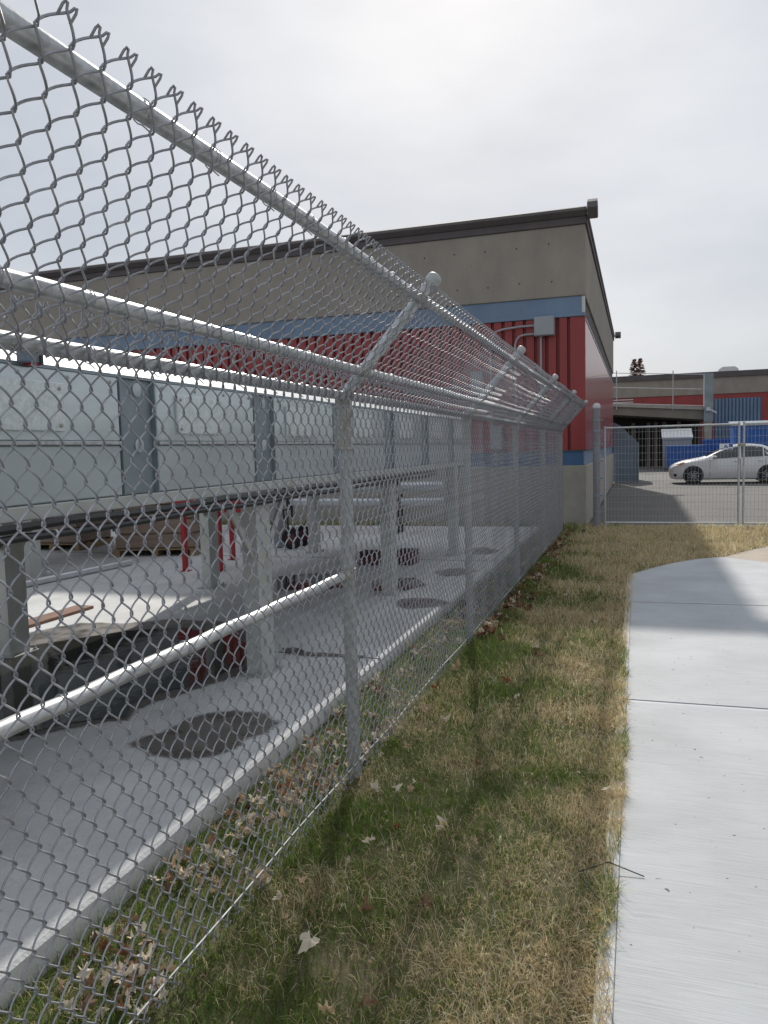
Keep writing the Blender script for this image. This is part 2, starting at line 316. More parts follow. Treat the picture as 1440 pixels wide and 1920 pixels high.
# ------------------------------------------------------------------ ground, lawn, asphalt, walkway, pad
WALK_X = -0.118; FX = -1.30; FPOST = -1.338; PAD_X = -1.765; PAD_Z = 0.10
struct(flat_poly('ground', [(-900, -900), (900, -900), (900, 1400), (-900, 1400)], -0.06, M['ground']))
def grid_sheet(name, x0, x1, y0, y1, nx, ny, zf, material):
    xs = np.linspace(x0, x1, nx); ys = np.linspace(y0, y1, ny); X, Y = np.meshgrid(xs, ys); Z = zf(X, Y)
    V = np.stack([X.ravel(), Y.ravel(), Z.ravel()], 1); i = np.arange((nx - 1) * (ny - 1)); r, c = i // (nx - 1), i % (nx - 1); a = r * nx + c
    me = np_mesh(name, V, np.stack([a, a + 1, a + nx + 1, a + nx], 1), material); me.polygons.foreach_set('use_smooth', [True] * len(me.polygons))
    return place(name, me)
def lawn_z(x, y):
    return 0.028 * (vnoise(x, y, 0.5, 3) - 0.5) + 0.012 * (vnoise(x, y, 0.13, 4) - 0.5) - 0.012
struct(grid_sheet('lawn_ground', -16.0, 14.0, -6, 15.42, 360, 300, lawn_z, M['soil']))
asph = grid_sheet('asphalt_yard', -0.9, 45, 15.36, 75, 60, 60, lambda x, y: -0.004 + 0.012 * (vnoise(x, y, 3.0, 9) - 0.5), M['asphalt']); struct(asph)

# walkway: slabs are parts of one paved structure
walk = thing('concrete_walkway', None, None, (1.2, 5.0, 0.0)); struct(walk)
WZ = 0.022
endc = [(-0.07, 9.68), (0.18, 10.22), (0.44, 10.68), (0.78, 11.1), (1.1, 11.33)]
def slab(y0, y1, far=None, yr0=0.0, yr1=0.0):
    xr = 2.45
    near = [(WALK_X + .055, y0), (xr, y0 + yr0)]
    fr = far or [(xr, y1 + yr1), (WALK_X + .055, y1)]
    poly = near + fr
    b = MB(); b.prism(poly, 'z', -0.05, WZ); return b.build('walk_slab', M['concrete_new'], walk)
slab(-1.2, 1.8, yr0=0.06, yr1=0.06)
slab(1.815, 4.838, yr0=0.06, yr1=0.04)
slab(4.886, 7.945, yr0=0.04, yr1=0.10)
slab(7.972, 0, far=[(2.45, 10.10), (1.62, 10.84), (1.1, 11.33), (0.78, 11.1), (0.44, 10.68), (0.18, 10.22), (-0.07, 9.68)], yr0=0.10)
for (a, b_) in ((-1.2, 1.8), (1.812, 4.855), (4.872, 7.955), (7.968, 9.66)):
    m = MB(); m.box(WALK_X, WALK_X + .0535, a, b_, -0.05, WZ - 0.0035, bev=0.003); m.build('edge_band', M['concrete_edge'], walk)
m = MB(); m.box(WALK_X + .01, 2.44, -1.1, 9.4, -0.05, 0.004); m.build('joint_bed', M['joint'], walk)
m = MB(); m.prism([(WALK_X + .06, 4.846), (2.44, 4.886), (2.44, 4.917), (WALK_X + .06, 4.8815)], 'z', -.04, WZ - .005); m.build('joint_strip', M['concrete_edge'], walk)
oldp = MB(); oldp.prism([(1.115, 11.345), (1.632, 10.86), (2.46, 10.12), (6, 9.0), (9, 13.5), (6, 14.2), (3.2, 13.6), (1.85, 12.64), (1.42, 11.95)], 'z', -0.05, 0.012)
struct(oldp.build('old_footpath', M['concrete_old']))

# concrete pad
pad = MB()
poly = [(PAD_X, -4), (PAD_X, 14.35), (-15, 14.35), (-15, -4)]
pad.prism([(PAD_X, -0.06), (PAD_X, PAD_Z - 0.012), (PAD_X - 0.012, PAD_Z), (-15, PAD_Z), (-15, -0.06)], 'y', -4, 14.35)
struct(pad.build('concrete_pad', M['concrete_pad']))
def blob(cx, cy, rx, ry, n=40, amp=0.12, seed=1, rot=0):
    r = random.Random(seed); ph = [r.uniform(0, 6.28) for _ in range(6)]; out = []
    for k in range(n):
        a = 2 * math.pi * k / n; q = 1 + amp * sum(math.sin((j + 2) * a + ph[j]) / (j + 1.3) for j in range(5))
        x, y = rx * q * math.cos(a), ry * q * math.sin(a); out.append((cx + x * math.cos(rot) - y * math.sin(rot), cy + x * math.sin(rot) + y * math.cos(rot)))
    return out
def wet_poly(pts, z, seed=1):
    r = random.Random(seed); P = []
    n = len(pts)
    for i in range(n):
        a = np.array(pts[i]); b_ = np.array(pts[(i + 1) % n]); k = max(1, int(np.linalg.norm(b_ - a) / .05))
        for j in range(k): q = a + (b_ - a) * j / k; P.append(q)
    P = np.array(P); c = P.mean(0); sz = np.sqrt(((P - c) ** 2).sum(1)); nz = vnoise(P[:, 0], P[:, 1], .10, seed) - .5 + .6 * (vnoise(P[:, 0], P[:, 1], .035, seed + 1) - .5)
    P = c + (P - c) * (1 + .05 * nz / np.maximum(sz, .2))[:, None] if False else P + (P - c) / sz[:, None] * (nz * .05)[:, None]
    inn = P - (P - c) / sz[:, None] * np.minimum(.08, sz * .45)[:, None]
    n = len(P); V = [(x, y, z) for x, y in P] + [(x, y, z) for x, y in inn]; Fc = [(i, (i + 1) % n, n + (i + 1) % n, n + i) for i in range(n)] + [tuple(range(n, 2 * n))]
    me = bpy.data.meshes.new('wet_patch'); me.from_pydata(V, [], Fc); me.materials.append(M['damp'])
    at = me.attributes.new('soak', 'FLOAT', 'POINT'); at.data.foreach_set('value', [0.0] * n + [1.0] * n); me.update()
    if me.polygons[-1].normal.z < 0: me.flip_normals()
    return place('wet_patch', me)
def px_poly(pts, z): return [tuple(gz(x, y, z)[:2]) for x, y in pts]
struct(wet_poly(px_poly([(238, 1398), (262, 1382), (300, 1374), (340, 1352), (392, 1337), (440, 1332), (490, 1334), (520, 1345), (527, 1356), (505, 1374), (460, 1396), (430, 1414), (380, 1426), (325, 1427), (280, 1417), (250, 1407)], PAD_Z), PAD_Z + .004))
struct(wet_poly(blob(-2.0, 7.12, 0.26, 0.30, seed=4), PAD_Z + .004))
struct(wet_poly(blob(-2.1, 9.0, 0.22, 0.35, seed=8), PAD_Z + .004))
struct(wet_poly(blob(-2.15, 10.9, 0.25, 0.4, seed=9), PAD_Z + .004))
struct(wet_poly(px_poly([(-300, 1270), (40, 1188), (150, 1168), (240, 1168), (330, 1160), (470, 1168), (500, 1210), (470, 1262), (370, 1296), (255, 1332), (242, 1354), (185, 1360), (107, 1373), (40, 1392), (-60, 1402), (-300, 1440)], PAD_Z), PAD_Z + .004))
struct(flat_poly('puddle', px_poly([(-300, 1290), (-60, 1240), (40, 1215), (150, 1198), (240, 1184), (330, 1178), (420, 1186), (462, 1208), (458, 1246), (372, 1284), (300, 1300), (246, 1322), (236, 1346), (185, 1350), (107, 1362), (40, 1380), (-60, 1388), (-300, 1420)], PAD_Z), PAD_Z + .008, M['water']))
struct(flat_poly('puddle', px_poly([(520, 1082), (600, 1075), (660, 1082), (668, 1100), (600, 1106), (520, 1108)], PAD_Z), PAD_Z + .008, M['water']))
struct(flat_poly('puddle', px_poly([(700, 1088), (780, 1084), (800, 1098), (760, 1108), (700, 1108)], PAD_Z), PAD_Z + .008, M['water']))
jt = MB(); jt.box(-4.2, PAD_X - .002, 5.135, 5.147, PAD_Z - 0.004, PAD_Z + 0.0035); struct(jt.build('pad_joint', M['joint']))
jt = MB(); jt.box(-9, PAD_X - .002, 9.95, 9.963, PAD_Z - 0.004, PAD_Z + 0.0035); struct(jt.build('pad_joint', M['joint']))
struct(wet_poly(px_poly([(524, 1216), (552, 1215), (560, 1222), (620, 1226), (690, 1231), (690, 1235), (600, 1231), (556, 1231), (528, 1226)], PAD_Z), PAD_Z + .006))

# ------------------------------------------------------------------ chain link fence
fence = thing('chain_link_fence', 'galvanised chain link fence with angled overhang beside the lawn', 'fence', (FPOST, 3.47, 0.0))
POSTS = [-1.95, 0.76, 3.47, 6.26, 8.92, 11.65, 14.38]
Y0, Y1 = -1.95, 14.38
BZ = 1.87                               # bend height
AD = Vector((0.668, 0, 0.744)); AN = Vector((0.744, 0, -0.668))   # along the arm, normal towards the lawn side
RAILZ = 1.862
pm = MB(); pm.tube([(0, 0, -0.05), (0, 0, BZ - 0.03)], 0.0315, 16); post_me = pm.mesh('post', M['galv_dull'], True)
sm = MB(); sm.lathe((0, 0, 0), (0, 0, 1), [(0.033, 1.60), (0.0375, 1.605), (0.0375, 1.635), (0.0345, 1.64), (0.0345, 1.80), (0.040, 1.805), (0.042, 1.84), (0.036, 1.875), (0.015, 1.885)], 16); slv_me = sm.mesh('post_sleeve', M['cast'], True)
am = MB(); am.tube([Vector((0, 0, 1.80)), Vector((0, 0, BZ - .02)) + AD * 0.0, Vector((0.012, 0, BZ)) + AD * 0.03, Vector((0.012, 0, BZ)) + AD * 0.655], [0.024, 0.027, 0.028, 0.028], 14); arm_me = am.mesh('arm', M['galv'], True)
cm = MB(); cm.lathe(Vector((0.012, 0, BZ)) + AD * 0.645, AD, [(0.031, 0), (0.0345, 0.004), (0.0345, 0.028), (0.030, 0.038), (0.018, 0.046), (0.004, 0.049)], 16); cap_me = cm.mesh('arm_cap', M['galv_dull'], True)
clamp_mes = []
for sdist in (0.135, 0.565):
    clm = MB(); clm.lathe(Vector((0.012, 0, BZ)) + AD * sdist - AN * 0.0, Vector((0, 1, 0)), [(0.024, -0.042), (0.0285, -0.04), (0.0285, 0.04), (0.024, 0.042)], 14)
    clm.lathe(Vector((0.012, 0, BZ)) + AD * (sdist + 0.002), AD, [(0.029, -0.022), (0.0315, -0.02), (0.0315, 0.02), (0.029, 0.022)], 14)
    clamp_mes.append(clm.mesh('rail_clamp', M['cast'], True))
for y in POSTS:
    place('post', post_me, fence, (FPOST, y, 0)); place('post_sleeve', slv_me, fence, (FPOST, y, 0))
    place('arm', arm_me, fence, (FPOST, y, 0)); place('arm_cap', cap_me, fence, (FPOST, y, 0)); [place('rail_clamp', c_, fence, (FPOST, y, 0)) for c_ in clamp_mes]
def rail(name, x, z, r, y0=Y0, y1=Y1, m_='galv', sag=0.0):
    b = MB(); n = 40; b.tube([(x + 0.0015 * math.sin(i * 1.3), y0 + (y1 - y0) * i / n, z + 0.002 * math.sin(i * .9)) for i in range(n + 1)], r, 14); return b.build(name, M[m_], fence, True)
rail('top_rail', FPOST + 0.006, RAILZ, 0.0215)
p = Vector((FPOST + .012, 0, BZ)) + AD * 0.135; rail('overhang_rail', p.x, p.z, 0.0215)
p = Vector((FPOST + .012, 0, BZ)) + AD * 0.565; rail('overhang_rail', p.x, p.z, 0.0215)
OR2 = p
rail('brace_rail', FPOST + 0.0, 1.0, 0.0215, POSTS[1], POSTS[2] - .02, 'rail_bright')
b = MB(); b.lathe((FPOST, POSTS[2], 1.0), (0, 0, 1), [(0.033, -0.03), (0.036, -0.028), (0.036, 0.028), (0.033, 0.03)], 16); b.lathe((FPOST, POSTS[2], 1.0), (0, -1, 0), [(0.026, 0.02), (0.027, 0.09), (0.022, 0.092)], 14); b.build('brace_clamp', M['cast'], fence, True)
b = MB(); b.tube([(FX - 0.002 + 0.002 * math.sin(i * 2.1), Y0 + (Y1 - Y0) * i / 60, 0.078 + 0.006 * math.sin(i * .8) - 0.012 * math.sin(math.pi * min(1, max(0, (i - 20) / 40)))) for i in range(61)], 0.0032, 6); b.build('tension_wire', M['rail_bright'], fence, True)

W2, HP = 0.0384, 0.0914                  # wire pitch and weave height
WR = 0.0027
def weave_path(nhalf, start_right, spp, hook_top=True, hook_bot=True):
    """points (a along fence, d depth, h height) of one zigzag wire; ends at extremes"""
    A = W2 / 2 + 0.0042; Bd = 0.0078; pts = []
    nh = nhalf * spp // 2
    for i in range(nh + 1):
        ph = math.pi * i / (spp // 2)
        c = math.cos(ph); t = 1 - 2 * math.acos(max(-1, min(1, 0.985 * c))) / math.pi
        t = 0.86 * t / (1 - 2 * math.acos(.985) / math.pi) + 0.14 * c
        sgn = 1 if start_right else -1
        pts.append((A * t * sgn, sgn * Bd * math.sin(ph), HP / 2 * i / (spp // 2)))
    sgn = 1 if start_right else -1
    b0 = pts[0]
    if hook_bot:
        pts = [(b0[0] + sgn * 0.013, 0.004 * sgn, b0[2] + 0.002), (b0[0] + sgn * 0.007, 0.002 * sgn, b0[2] - 0.007)] + pts
    se = 1 if pts[-1][0] > 0 else -1; e = pts[-1]
    if hook_top:
        pts += [(e[0] + se * 0.0015, 0.003 * se, e[2] + 0.009), (e[0] + se * 0.0045, 0.005 * se, e[2] + 0.0105), (e[0] + se * 0.0065, 0.006 * se, e[2] + 0.003), (e[0] + se * 0.0055, 0.0065 * se, e[2] - 0.016)]
    return pts
NV, NO = 42, 14
ZB = 0.03; SB = -0.006
def to_vert(q): return (q[1], q[0], q[2] + ZB)
O0 = Vector((FPOST + .012, 0, BZ)) + AN * 0.0345
def to_over(q): v = AD * (q[2] + SB) + AN * q[1]; return (v.x, q[0], v.z)
wm = {}
for key, nh, fn in (('v', NV, to_vert), ('o', NO, to_over)):
    for par in (0, 1):
        b = MB(); b.tube([fn(q) for q in weave_path(nh, par == 0, 12)], WR, 5); wm[key, par] = b.mesh('wire', M['wire'], True)
        b = MB(); b.tube([fn(q) for q in weave_path(nh, par == 0, 6)], WR * 0.98, 4, cap=False); wm[key, par, 'lo'] = (np.array(b.v), np.array(b.f))
nw = int((Y1 - Y0) / W2)
near_i = [i for i in range(nw) if Y0 + i * W2 > 1.02][:150]; near_s = set(near_i)
for key, ox, oz in (('v', FX, 0.0), ('o', O0.x, O0.z)):
    SV = []; SF = []; off = 0
    for i in range(nw):
        y = Y0 + (i + .5) * W2
        bow = 0.007 * math.sin(y * 2.1) + 0.005 * math.sin(y * 5.3 + 1) + 0.003 * math.sin(y * 11.7)
        if i in near_s:
            o = place('wire', wm[key, i % 2], fence, (ox + bow * 0.6, y, oz + 0.002 * math.sin(y * 3)))
        else:
            V, Fc = wm[key, i % 2, 'lo']; SV.append(V + np.array([ox + bow * 0.6, y, oz])); SF.append(Fc + off); off += len(V)
    me = np_mesh('wire_mesh', np.concatenate(SV), np.concatenate(SF), M['wire']); me.polygons.foreach_set('use_smooth', [True] * len(me.polygons))
    tag(place('wire_mesh', me, fence), kind='stuff')
# tie wires around the rails
def tie_mesh(r, seed):
    rr = random.Random(seed); b = MB(); pts = []
    for k in range(13):
        a = R_(-40 + k * 25); pts.append((math.cos(a) * (r + .003), 0.012 * (k / 12 - .5), math.sin(a) * (r + .003)))
    pts.append((pts[-1][0] + .012, .012, pts[-1][2] - .012)); pts = [(pts[0][0] + .012, -.012, pts[0][2] - .004)] + pts
    b.tube(pts, 0.0017, 5); return b.mesh('tie', M['wire'], True)
tie_me = tie_mesh(0.0215, 1)
for (x, z, ph) in ((FPOST + .006, RAILZ, .1), (O0.x - AN.x * .0345 + AD.x * .135, BZ + AD.z * .135, .22), (OR2.x, OR2.z, .33), (FPOST, 1.0, .2)):
    y = 1.05 + ph
    while y < (3.3 if z == 1.0 else 9.0):
        place('tie', tie_me, fence, (x, y, z)); y += 0.27 + random.uniform(-.03, .03)

# ------------------------------------------------------------------ galvanised equipment housing behind the fence
HX = -2.40
_b = MB(); _b.lathe((0, 0, 0), (1, 0, 0), [(.009, 0), (.009, .005), (.005, .008)], 8); bolt_me = _b.mesh('bolt', M['cast'], True)
def housing(label, dx, y0, y1, legs, cols, detail):
    t = thing('equipment_housing', label, 'equipment', (HX + dx - 1.05, (y0 + y1) / 2, PAD_Z))
    X = HX + dx; XB = X - 2.12
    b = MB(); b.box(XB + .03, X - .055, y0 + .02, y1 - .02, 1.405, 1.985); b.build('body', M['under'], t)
    b = MB(); b.box(XB, X - .012, y0 + .01, y1 - .01, 1.985, 2.0, 0); b.build('top_flange', M['sheet_dark'], t)
    b = MB(); b.prism([(X - .018, 2.0005), (X - .10, 2.085), (XB + .10, 2.085), (XB + .02, 2.0005)], 'y', y0 + .03, y1 - .03); b.build('top_cap', M['white_cap'], t)
    b = MB(); b.box(X - .02, X + .012, y0, y1, 1.345, 1.405, bev=.004); b.box(X - .11, X - .0205, y0, y1, 1.345, 1.353); b.build('bottom_beam', M['leg'], t)
    b = MB(); b.box(XB - .012, XB + .02, y0, y1, 1.13, 1.405); b.box(XB + .0205, XB + .10, y0, y1, 1.13, 1.142); b.build('rear_blocking_beam', M['sheet_dark'], t)  # beam deepened to block the red wall from reflecting in the puddle
    b = MB(); b.box(XB - .001, XB + .029, y0 + .02, y1 - .02, 1.407, 1.984); b.box(XB + .03, X - .056, y0 - .001, y0 + .019, 1.407, 1.984); b.box(XB + .03, X - .056, y1 - .019, y1 + .001, 1.407, 1.984); b.build('rear_panel', M['sheet'], t)
    edges = sorted([y0] + [c for c in cols if y0 < c < y1] + [y1])
    cw = 0.30  # channel widened so its dark colour also stands for the panels' reflection gradient
    for i, c in enumerate(edges):
        if i in (0, len(edges) - 1): continue
        b = MB(); b.box(X - .05, X - .030, c + .004, c + cw - .004, 1.408, 1.983); b.box(X - .0295, X - .004, c + .004, c + .012, 1.408, 1.983); b.box(X - .0295, X - .004, c + cw - .012, c + cw - .004, 1.408, 1.983)
        ch = b.build('column_channel', M['sheet_dark'], t)
        if detail:
            for zc in (1.935, 1.652): b = MB(); b.lathe((X - .0295, c + .17, zc), (1, 0, 0), [(.036, 0), (.036, .006), (.031, .008)], 18); b.build('hole_disc', M['sheet_low'], ch, True)  # pale discs stand in for channel holes showing brightness behind
    for i in range(len(edges) - 1):
        a = edges[i] + (cw if i > 0 else 0) + .004; e = edges[i + 1] - .004
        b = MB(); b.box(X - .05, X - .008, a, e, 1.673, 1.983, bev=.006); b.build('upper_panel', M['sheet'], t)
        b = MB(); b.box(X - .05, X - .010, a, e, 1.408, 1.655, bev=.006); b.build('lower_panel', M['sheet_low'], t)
        b = MB(); b.box(X - .045, X + .006, a, e, 1.6555, 1.6725, bev=.003); b.build('seam_lip', M['galv'], t)
        if detail:
            w = e - a; p0 = a + w * 0.16; p1 = a + w * 0.60
            b = MB(); b.box(X - .0079, X + .010, p0, p1, 1.715, 1.925, bev=.003); ap = b.build('access_panel', M['spangle'], t)
            for yy in (p0 + .03, p1 - .03):
                for zz in (1.74, 1.90): place('bolt', bolt_me, ap, (X + .010, yy, zz))
            for k in range(4): place('rivet', bolt_me, t, (X - .008, a + .06 + (w - .12) * k / 3, 1.955))
    for ly in legs:
        for lx, sx in ((X, 1), (XB, 1)):
            b = MB(); w = .2; d = .11
            b.box(lx - .012, lx, ly, ly + w, PAD_Z + .012, 1.345); b.box(lx - d, lx - .0125, ly, ly + .011, PAD_Z + .012, 1.345); b.box(lx - d, lx - .0125, ly + w - .011, ly + w, PAD_Z + .012, 1.345)
            lg = b.build('leg', M['leg'], t)
            b = MB(); b.box(lx - d - .05, lx + .05, ly - .04, ly + w + .04, PAD_Z, PAD_Z + .0118, bev=.002)
            for q in ((lx + .03, ly - .018), (lx + .03, ly + w + .018)): b.lathe((q[0], q[1], PAD_Z + .0118), (0, 0, 1), [(.014, 0), (.014, .012), (.007, .013), (.007, .03)], 8)
            b.build('base_plate', M['galv_dull'], lg)
            for sy in (-1, 1):
                ya = ly + (w if sy > 0 else 0); b = MB()
                P0 = Vector((lx - .035, ya + sy * .36, 1.345)); P1 = Vector((lx - .035, ya + sy * .002, 0.93))
                dv = (P1 - P0); nn = Vector((0, dv.z, -dv.y)).normalized() * .03
                vs_ = []
                for xx in (-.006, .006):
                    for P, s in ((P0, -1), (P0, 1), (P1, 1), (P1, -1)): vs_.append(P + nn * s + Vector((xx, 0, 0)))
                b.add(vs_, [(3, 2, 1, 0), (4, 5, 6, 7), (0, 1, 5, 4), (1, 2, 6, 5), (2, 3, 7, 6), (3, 0, 4, 7)])
                b.tube([P0 + nn + Vector((.012, 0, 0)), P1 + nn + Vector((.012, 0, 0))], .009, 6)
                b.build('brace', M['leg'], t)
    return t
housing('long galvanised sheet metal housing on legs just behind the chain link fence', 0.0, -1.6, 11.2, [1.68, 4.55, 7.45, 10.4], [-0.83, 0.54, 1.90, 3.20, 4.59, 5.98, 7.37, 8.76, 10.1], True)
h2 = housing('second galvanised housing farther back, only its legs showing under the first', -4.62, 0.5, 11.2, [1.7, 4.6, 7.45, 10.4], [2.0, 4.7, 7.5, 9.0], False)

b = MB(); b.box(HX - 4.62 - 2.0, HX - 4.62 - .15, .7, 11.0, 2.086, 2.72, bev=.02); b.build('reflection_blocker', M['sheet_dark'], h2)  # unseen box added to keep the red wall's reflection off the puddle

# hoses hung under the housing
for k, (x, z, r, lab) in enumerate(((HX + .037, 1.326, .0185, 'thick black hose strapped along the bottom edge of the housing, upper of two'), (HX + .045, 1.284, .017, 'black corrugated hose hanging along the housing bottom, lower of two'))):
    b = MB(); pts = []; n = 130
    for i in range(n + 1):
        y = -1.4 + 10.6 * i / n; pts.append((x + .004 * math.sin(y * 3 + k), y, z - .010 * abs(math.sin(y * 2.3 + k * .7)) + (.0 if k else .003)))
    b.tube(pts, r, 8); h = b.build('hose', M['rubber'], None, True); tag(h, lab, 'hose', 'black hoses under the housing')
    b = MB(); b.lathe((0, 0, 0), (0, 1, 0), [(r + .004, -.006), (r + .004, .006)], 10); st = b.mesh('strap', M['flash'], True)
    for i in range(14): place('strap', st, h, (x, -1.0 + i * .69 + k * .2, z - .004))

# blue junction box and tangled cable on the housing
p = pX(62, 664, HX + .04)
t = thing('junction_box', 'small blue junction box with red lower edge on top of the housing', 'box', (p[0], p[1], 1.99))
q0 = pX(47, 655, HX + .04); q1 = pX(80, 680, HX + .04)
b = MB(); b.box(HX - .011, HX + .04, q0[1], q1[1], 1.992, 2.045, bev=.006); b.build('case', M['steel_blue'], t)
b = MB(); b.box(HX + .0, HX + .038, q0[1] + .03, q1[1] - .012, 1.984, 1.9915); b.build('red_strip', M['redpaint'], t)
b = MB(); b.box(HX + .0405, HX + .046, q1[1] - .018, q1[1] - .001, 1.987, 2.04); b.build('side_clip', M['black'], t)
b = MB(); pts = [(HX - .5 + .02 * math.sin(i), 1.2 + i * .12, 2.10 + .03 * abs(math.sin(i * 1.3))) for i in range(14)]; b.tube(pts, .014, 6)
tag(b.build('cable_bundle', M['rubber'], None, True), 'tangle of black cables lying on top of the housing', 'cable')

# things standing and lying on the pad, seen under the housing
def pallet(cx, cy, w, d, h, rz, label):
    t = thing('wrapped_pallet', label, 'pallet', (cx, cy, PAD_Z), 'wrapped pallets on the pad')
    def rot(b):
        c, s = math.cos(rz), math.sin(rz); b.v = [(cx + x * c - y * s, cy + x * s + y * c, PAD_Z + z) for x, y, z in b.v]; return b
    for k in range(5):
        y = -d / 2 + (d - .1) * k / 4; b = MB(); b.box(-w / 2, w / 2, y, y + .1, .095, .115); rot(b).build('deck_board', M['wood'], t)
    for k in range(3):
        x = -w / 2 + (w - .09) * k / 2; b = MB(); b.box(x, x + .09, -d / 2, d / 2, 0, .0945); rot(b).build('runner', M['wood'], t)
    b = MB(); n = 3
    for k in range(n):
        z0 = .1155 + (h - .1155) * k / n; z1 = .1155 + (h - .1155) * (k + 1) / n - .004; b.box(-w / 2 + .02, w / 2 - .02, -d / 2 + .02, d / 2 - .02, z0, z1, bev=.02)
    rot(b).build('wrapped_cartons', M['wrap'], t, True)
    b = MB(); b.box(-w / 2 + .01, w / 2 - .01, -d / 2 + .01, d / 2 - .01, h, h + .02, bev=.005); rot(b).build('top_sheet', M['board'], t)
    return t
pallet(-6.95, 10.2, 1.25, 1.0, .78, .25, 'brown shrink wrapped carton stack on a pallet between two steel legs')
pallet(-9.1, 10.6, 1.0, 1.0, .72, .1, 'brown wrapped stack on a pallet mostly hidden behind a rear leg')

t = thing('red_stand', 'bright red painted steel stand with square legs under the housing', 'stand', (-5.2, 8.8, PAD_Z))
for (x, y) in ((-5.55, 8.55), (-5.08, 8.62), (-5.45, 9.6), (-4.95, 9.65)):
    b = MB(); b.box(x - .03, x + .03, y - .03, y + .03, PAD_Z + .008, .98, bev=.004); lg = b.build('leg', M['redpaint'], t)
    b = MB(); b.box(x - .06, x + .06, y - .06, y + .06, PAD_Z, PAD_Z + .0078); b.build('foot_plate', M['redpaint'], lg)
b = MB(); b.box(-5.18, -4.55, 8.55, 8.70, .86, 1.02, bev=.008); b.build('cross_beam', M['redpaint'], t)
b = MB(); b.box(-5.7, -5.18, 8.52, 8.66, .9, 1.02, bev=.008); b.build('cross_beam', M['redpaint'], t)

c = gz(548, 1030, PAD_Z)
t = thing('hand_cart', 'dark hand cart with black wheel and dark red hub behind the front leg', 'cart', (c[0], c[1], PAD_Z))
for off in (0.0, .42):
    b = MB(); b.lathe((c[0], c[1] + off, PAD_Z + .165), (0, 1, 0), [(.09, -.03), (.15, -.035), (.165, -.02), (.165, .02), (.15, .035), (.09, .03)], 20); w = b.build('wheel', M['tyre'], t, True)
    b = MB(); b.lathe((c[0], c[1] + off, PAD_Z + .165), (0, 1, 0), [(.03, -.045), (.085, -.036), (.088, .036), (.03, .045)], 16); b.build('hub', M['maroon'], w, True)
b = MB(); b.tube([(c[0], c[1] - .02, PAD_Z + .165), (c[0], c[1] + .46, PAD_Z + .165)], .012, 8)
for off in (.06, .36): b.tube([(c[0] - .1, c[1] + off, PAD_Z + .12), (c[0] - .16, c[1] + off, PAD_Z + .6), (c[0] - .34, c[1] + off, PAD_Z + 1.05)], .015, 8)
for z, xo in ((.3, -.125), (.6, -.16), (.9, -.28)): b.tube([(c[0] + xo, c[1] + .06, PAD_Z + z), (c[0] + xo, c[1] + .36, PAD_Z + z)], .012, 8)
b.build('frame', M['black'], t, True)
b = MB(); b.lathe((c[0] - .31, c[1] + .2, PAD_Z + .02), (0, 0, 1), [(.08, 0), (.095, .02), (.095, .72), (.07, .8), (.035, .85), (.03, .93)], 18); b.build('tank', M['greybox'], t, True)

def lying_pipe(p0, p1, r, label, m_='pipe'):
    b = MB(); z = PAD_Z + r + .001; n = 4
    P0 = Vector((p0[0], p0[1], z)); P1 = Vector((p1[0], p1[1], z)); ax = (P1 - P0)
    b.lathe(P0, ax, [(r * .8, 0.0), (r, .003), (r, ax.length - .003), (r * .8, ax.length)], 14)
    o = b.build('steel_pipe', M[m_], None, True); tag(o, label, 'pipe'); return o
lying_pipe(gz(20, 1108, PAD_Z), gz(245, 1060, PAD_Z), .045, 'long silver pipe lying on the concrete pad under the housing')
lying_pipe(gz(62, 1072, PAD_Z), gz(76, 1071, PAD_Z), .05, 'short pale pipe offcut lying behind the long silver pipe', 'flash')
lying_pipe(gz(84, 1083, PAD_Z), gz(93, 1081, PAD_Z), .045, 'shortest pale pipe offcut, nearest the long silver pipe', 'flash')
b0 = gz(34, 1178, PAD_Z); b1 = gz(160, 1140, PAD_Z); dv = (b1 - b0)[:2]; dv /= np.linalg.norm(dv); nv = np.array([-dv[1], dv[0]]) * .10
b = MB(); b.prism([tuple(b0[:2] + nv), tuple(b0[:2] - nv), tuple(b1[:2] - nv), tuple(b1[:2] + nv)], 'z', PAD_Z + .0005, PAD_Z + .028)
tag(b.build('brown_board', M['board']), 'flat brown board lying at the edge of the puddle', 'board')

# silver pipes and low crate beyond
for k, (z, lab) in enumerate(((0.95, 'upper of two horizontal silver pipes near the building base'), (0.68, 'lower of two horizontal silver pipes near the building base'))):
    t = thing('silver_pipe', lab, 'pipe', (-6, 13.0, PAD_Z), 'silver pipes behind the housing')
    b = MB(); b.tube([(-11, 13.0, z), (-3.2, 13.0, z)], .075, 14); b.build('pipe_run', M['pipe'], t, True)
    for x in (-10, -7.9, -6.15, -4.0):
        b = MB(); b.tube([(x, 13.0 + .1 * (k * 2 - 1), PAD_Z), (x, 13.0 + .1 * (k * 2 - 1), z + .12)], .022, 8); b.build('support', M['black'], t, True)
c = gz(760, 1060, PAD_Z)
t = thing('valve_box', 'small maroon box standing beyond the second steel leg', 'box', (c[0], c[1], PAD_Z))
b = MB(); b.box(c[0] - .13, c[0] + .12, c[1], c[1] + .25, PAD_Z, PAD_Z + .17, bev=.01); b.build('case', M['maroon'], t)
b = MB(); b.box(c[0] - .14, c[0] + .13, c[1] - .01, c[1] + .26, PAD_Z + .1705, PAD_Z + .19, bev=.004); b.build('lid', M['black'], t)

c = gz(690, 1060, PAD_Z)
t = thing('valve_box', 'small maroon box seen right behind the nearest fence post', 'box', (c[0], c[1], PAD_Z))
b = MB(); b.box(c[0] - .12, c[0] + .12, c[1], c[1] + .25, PAD_Z, PAD_Z + .15, bev=.01); b.build('case', M['maroon'], t)
b = MB(); b.box(c[0] - .13, c[0] + .13, c[1] - .01, c[1] + .26, PAD_Z + .1505, PAD_Z + .17, bev=.004); b.build('lid', M['black'], t)

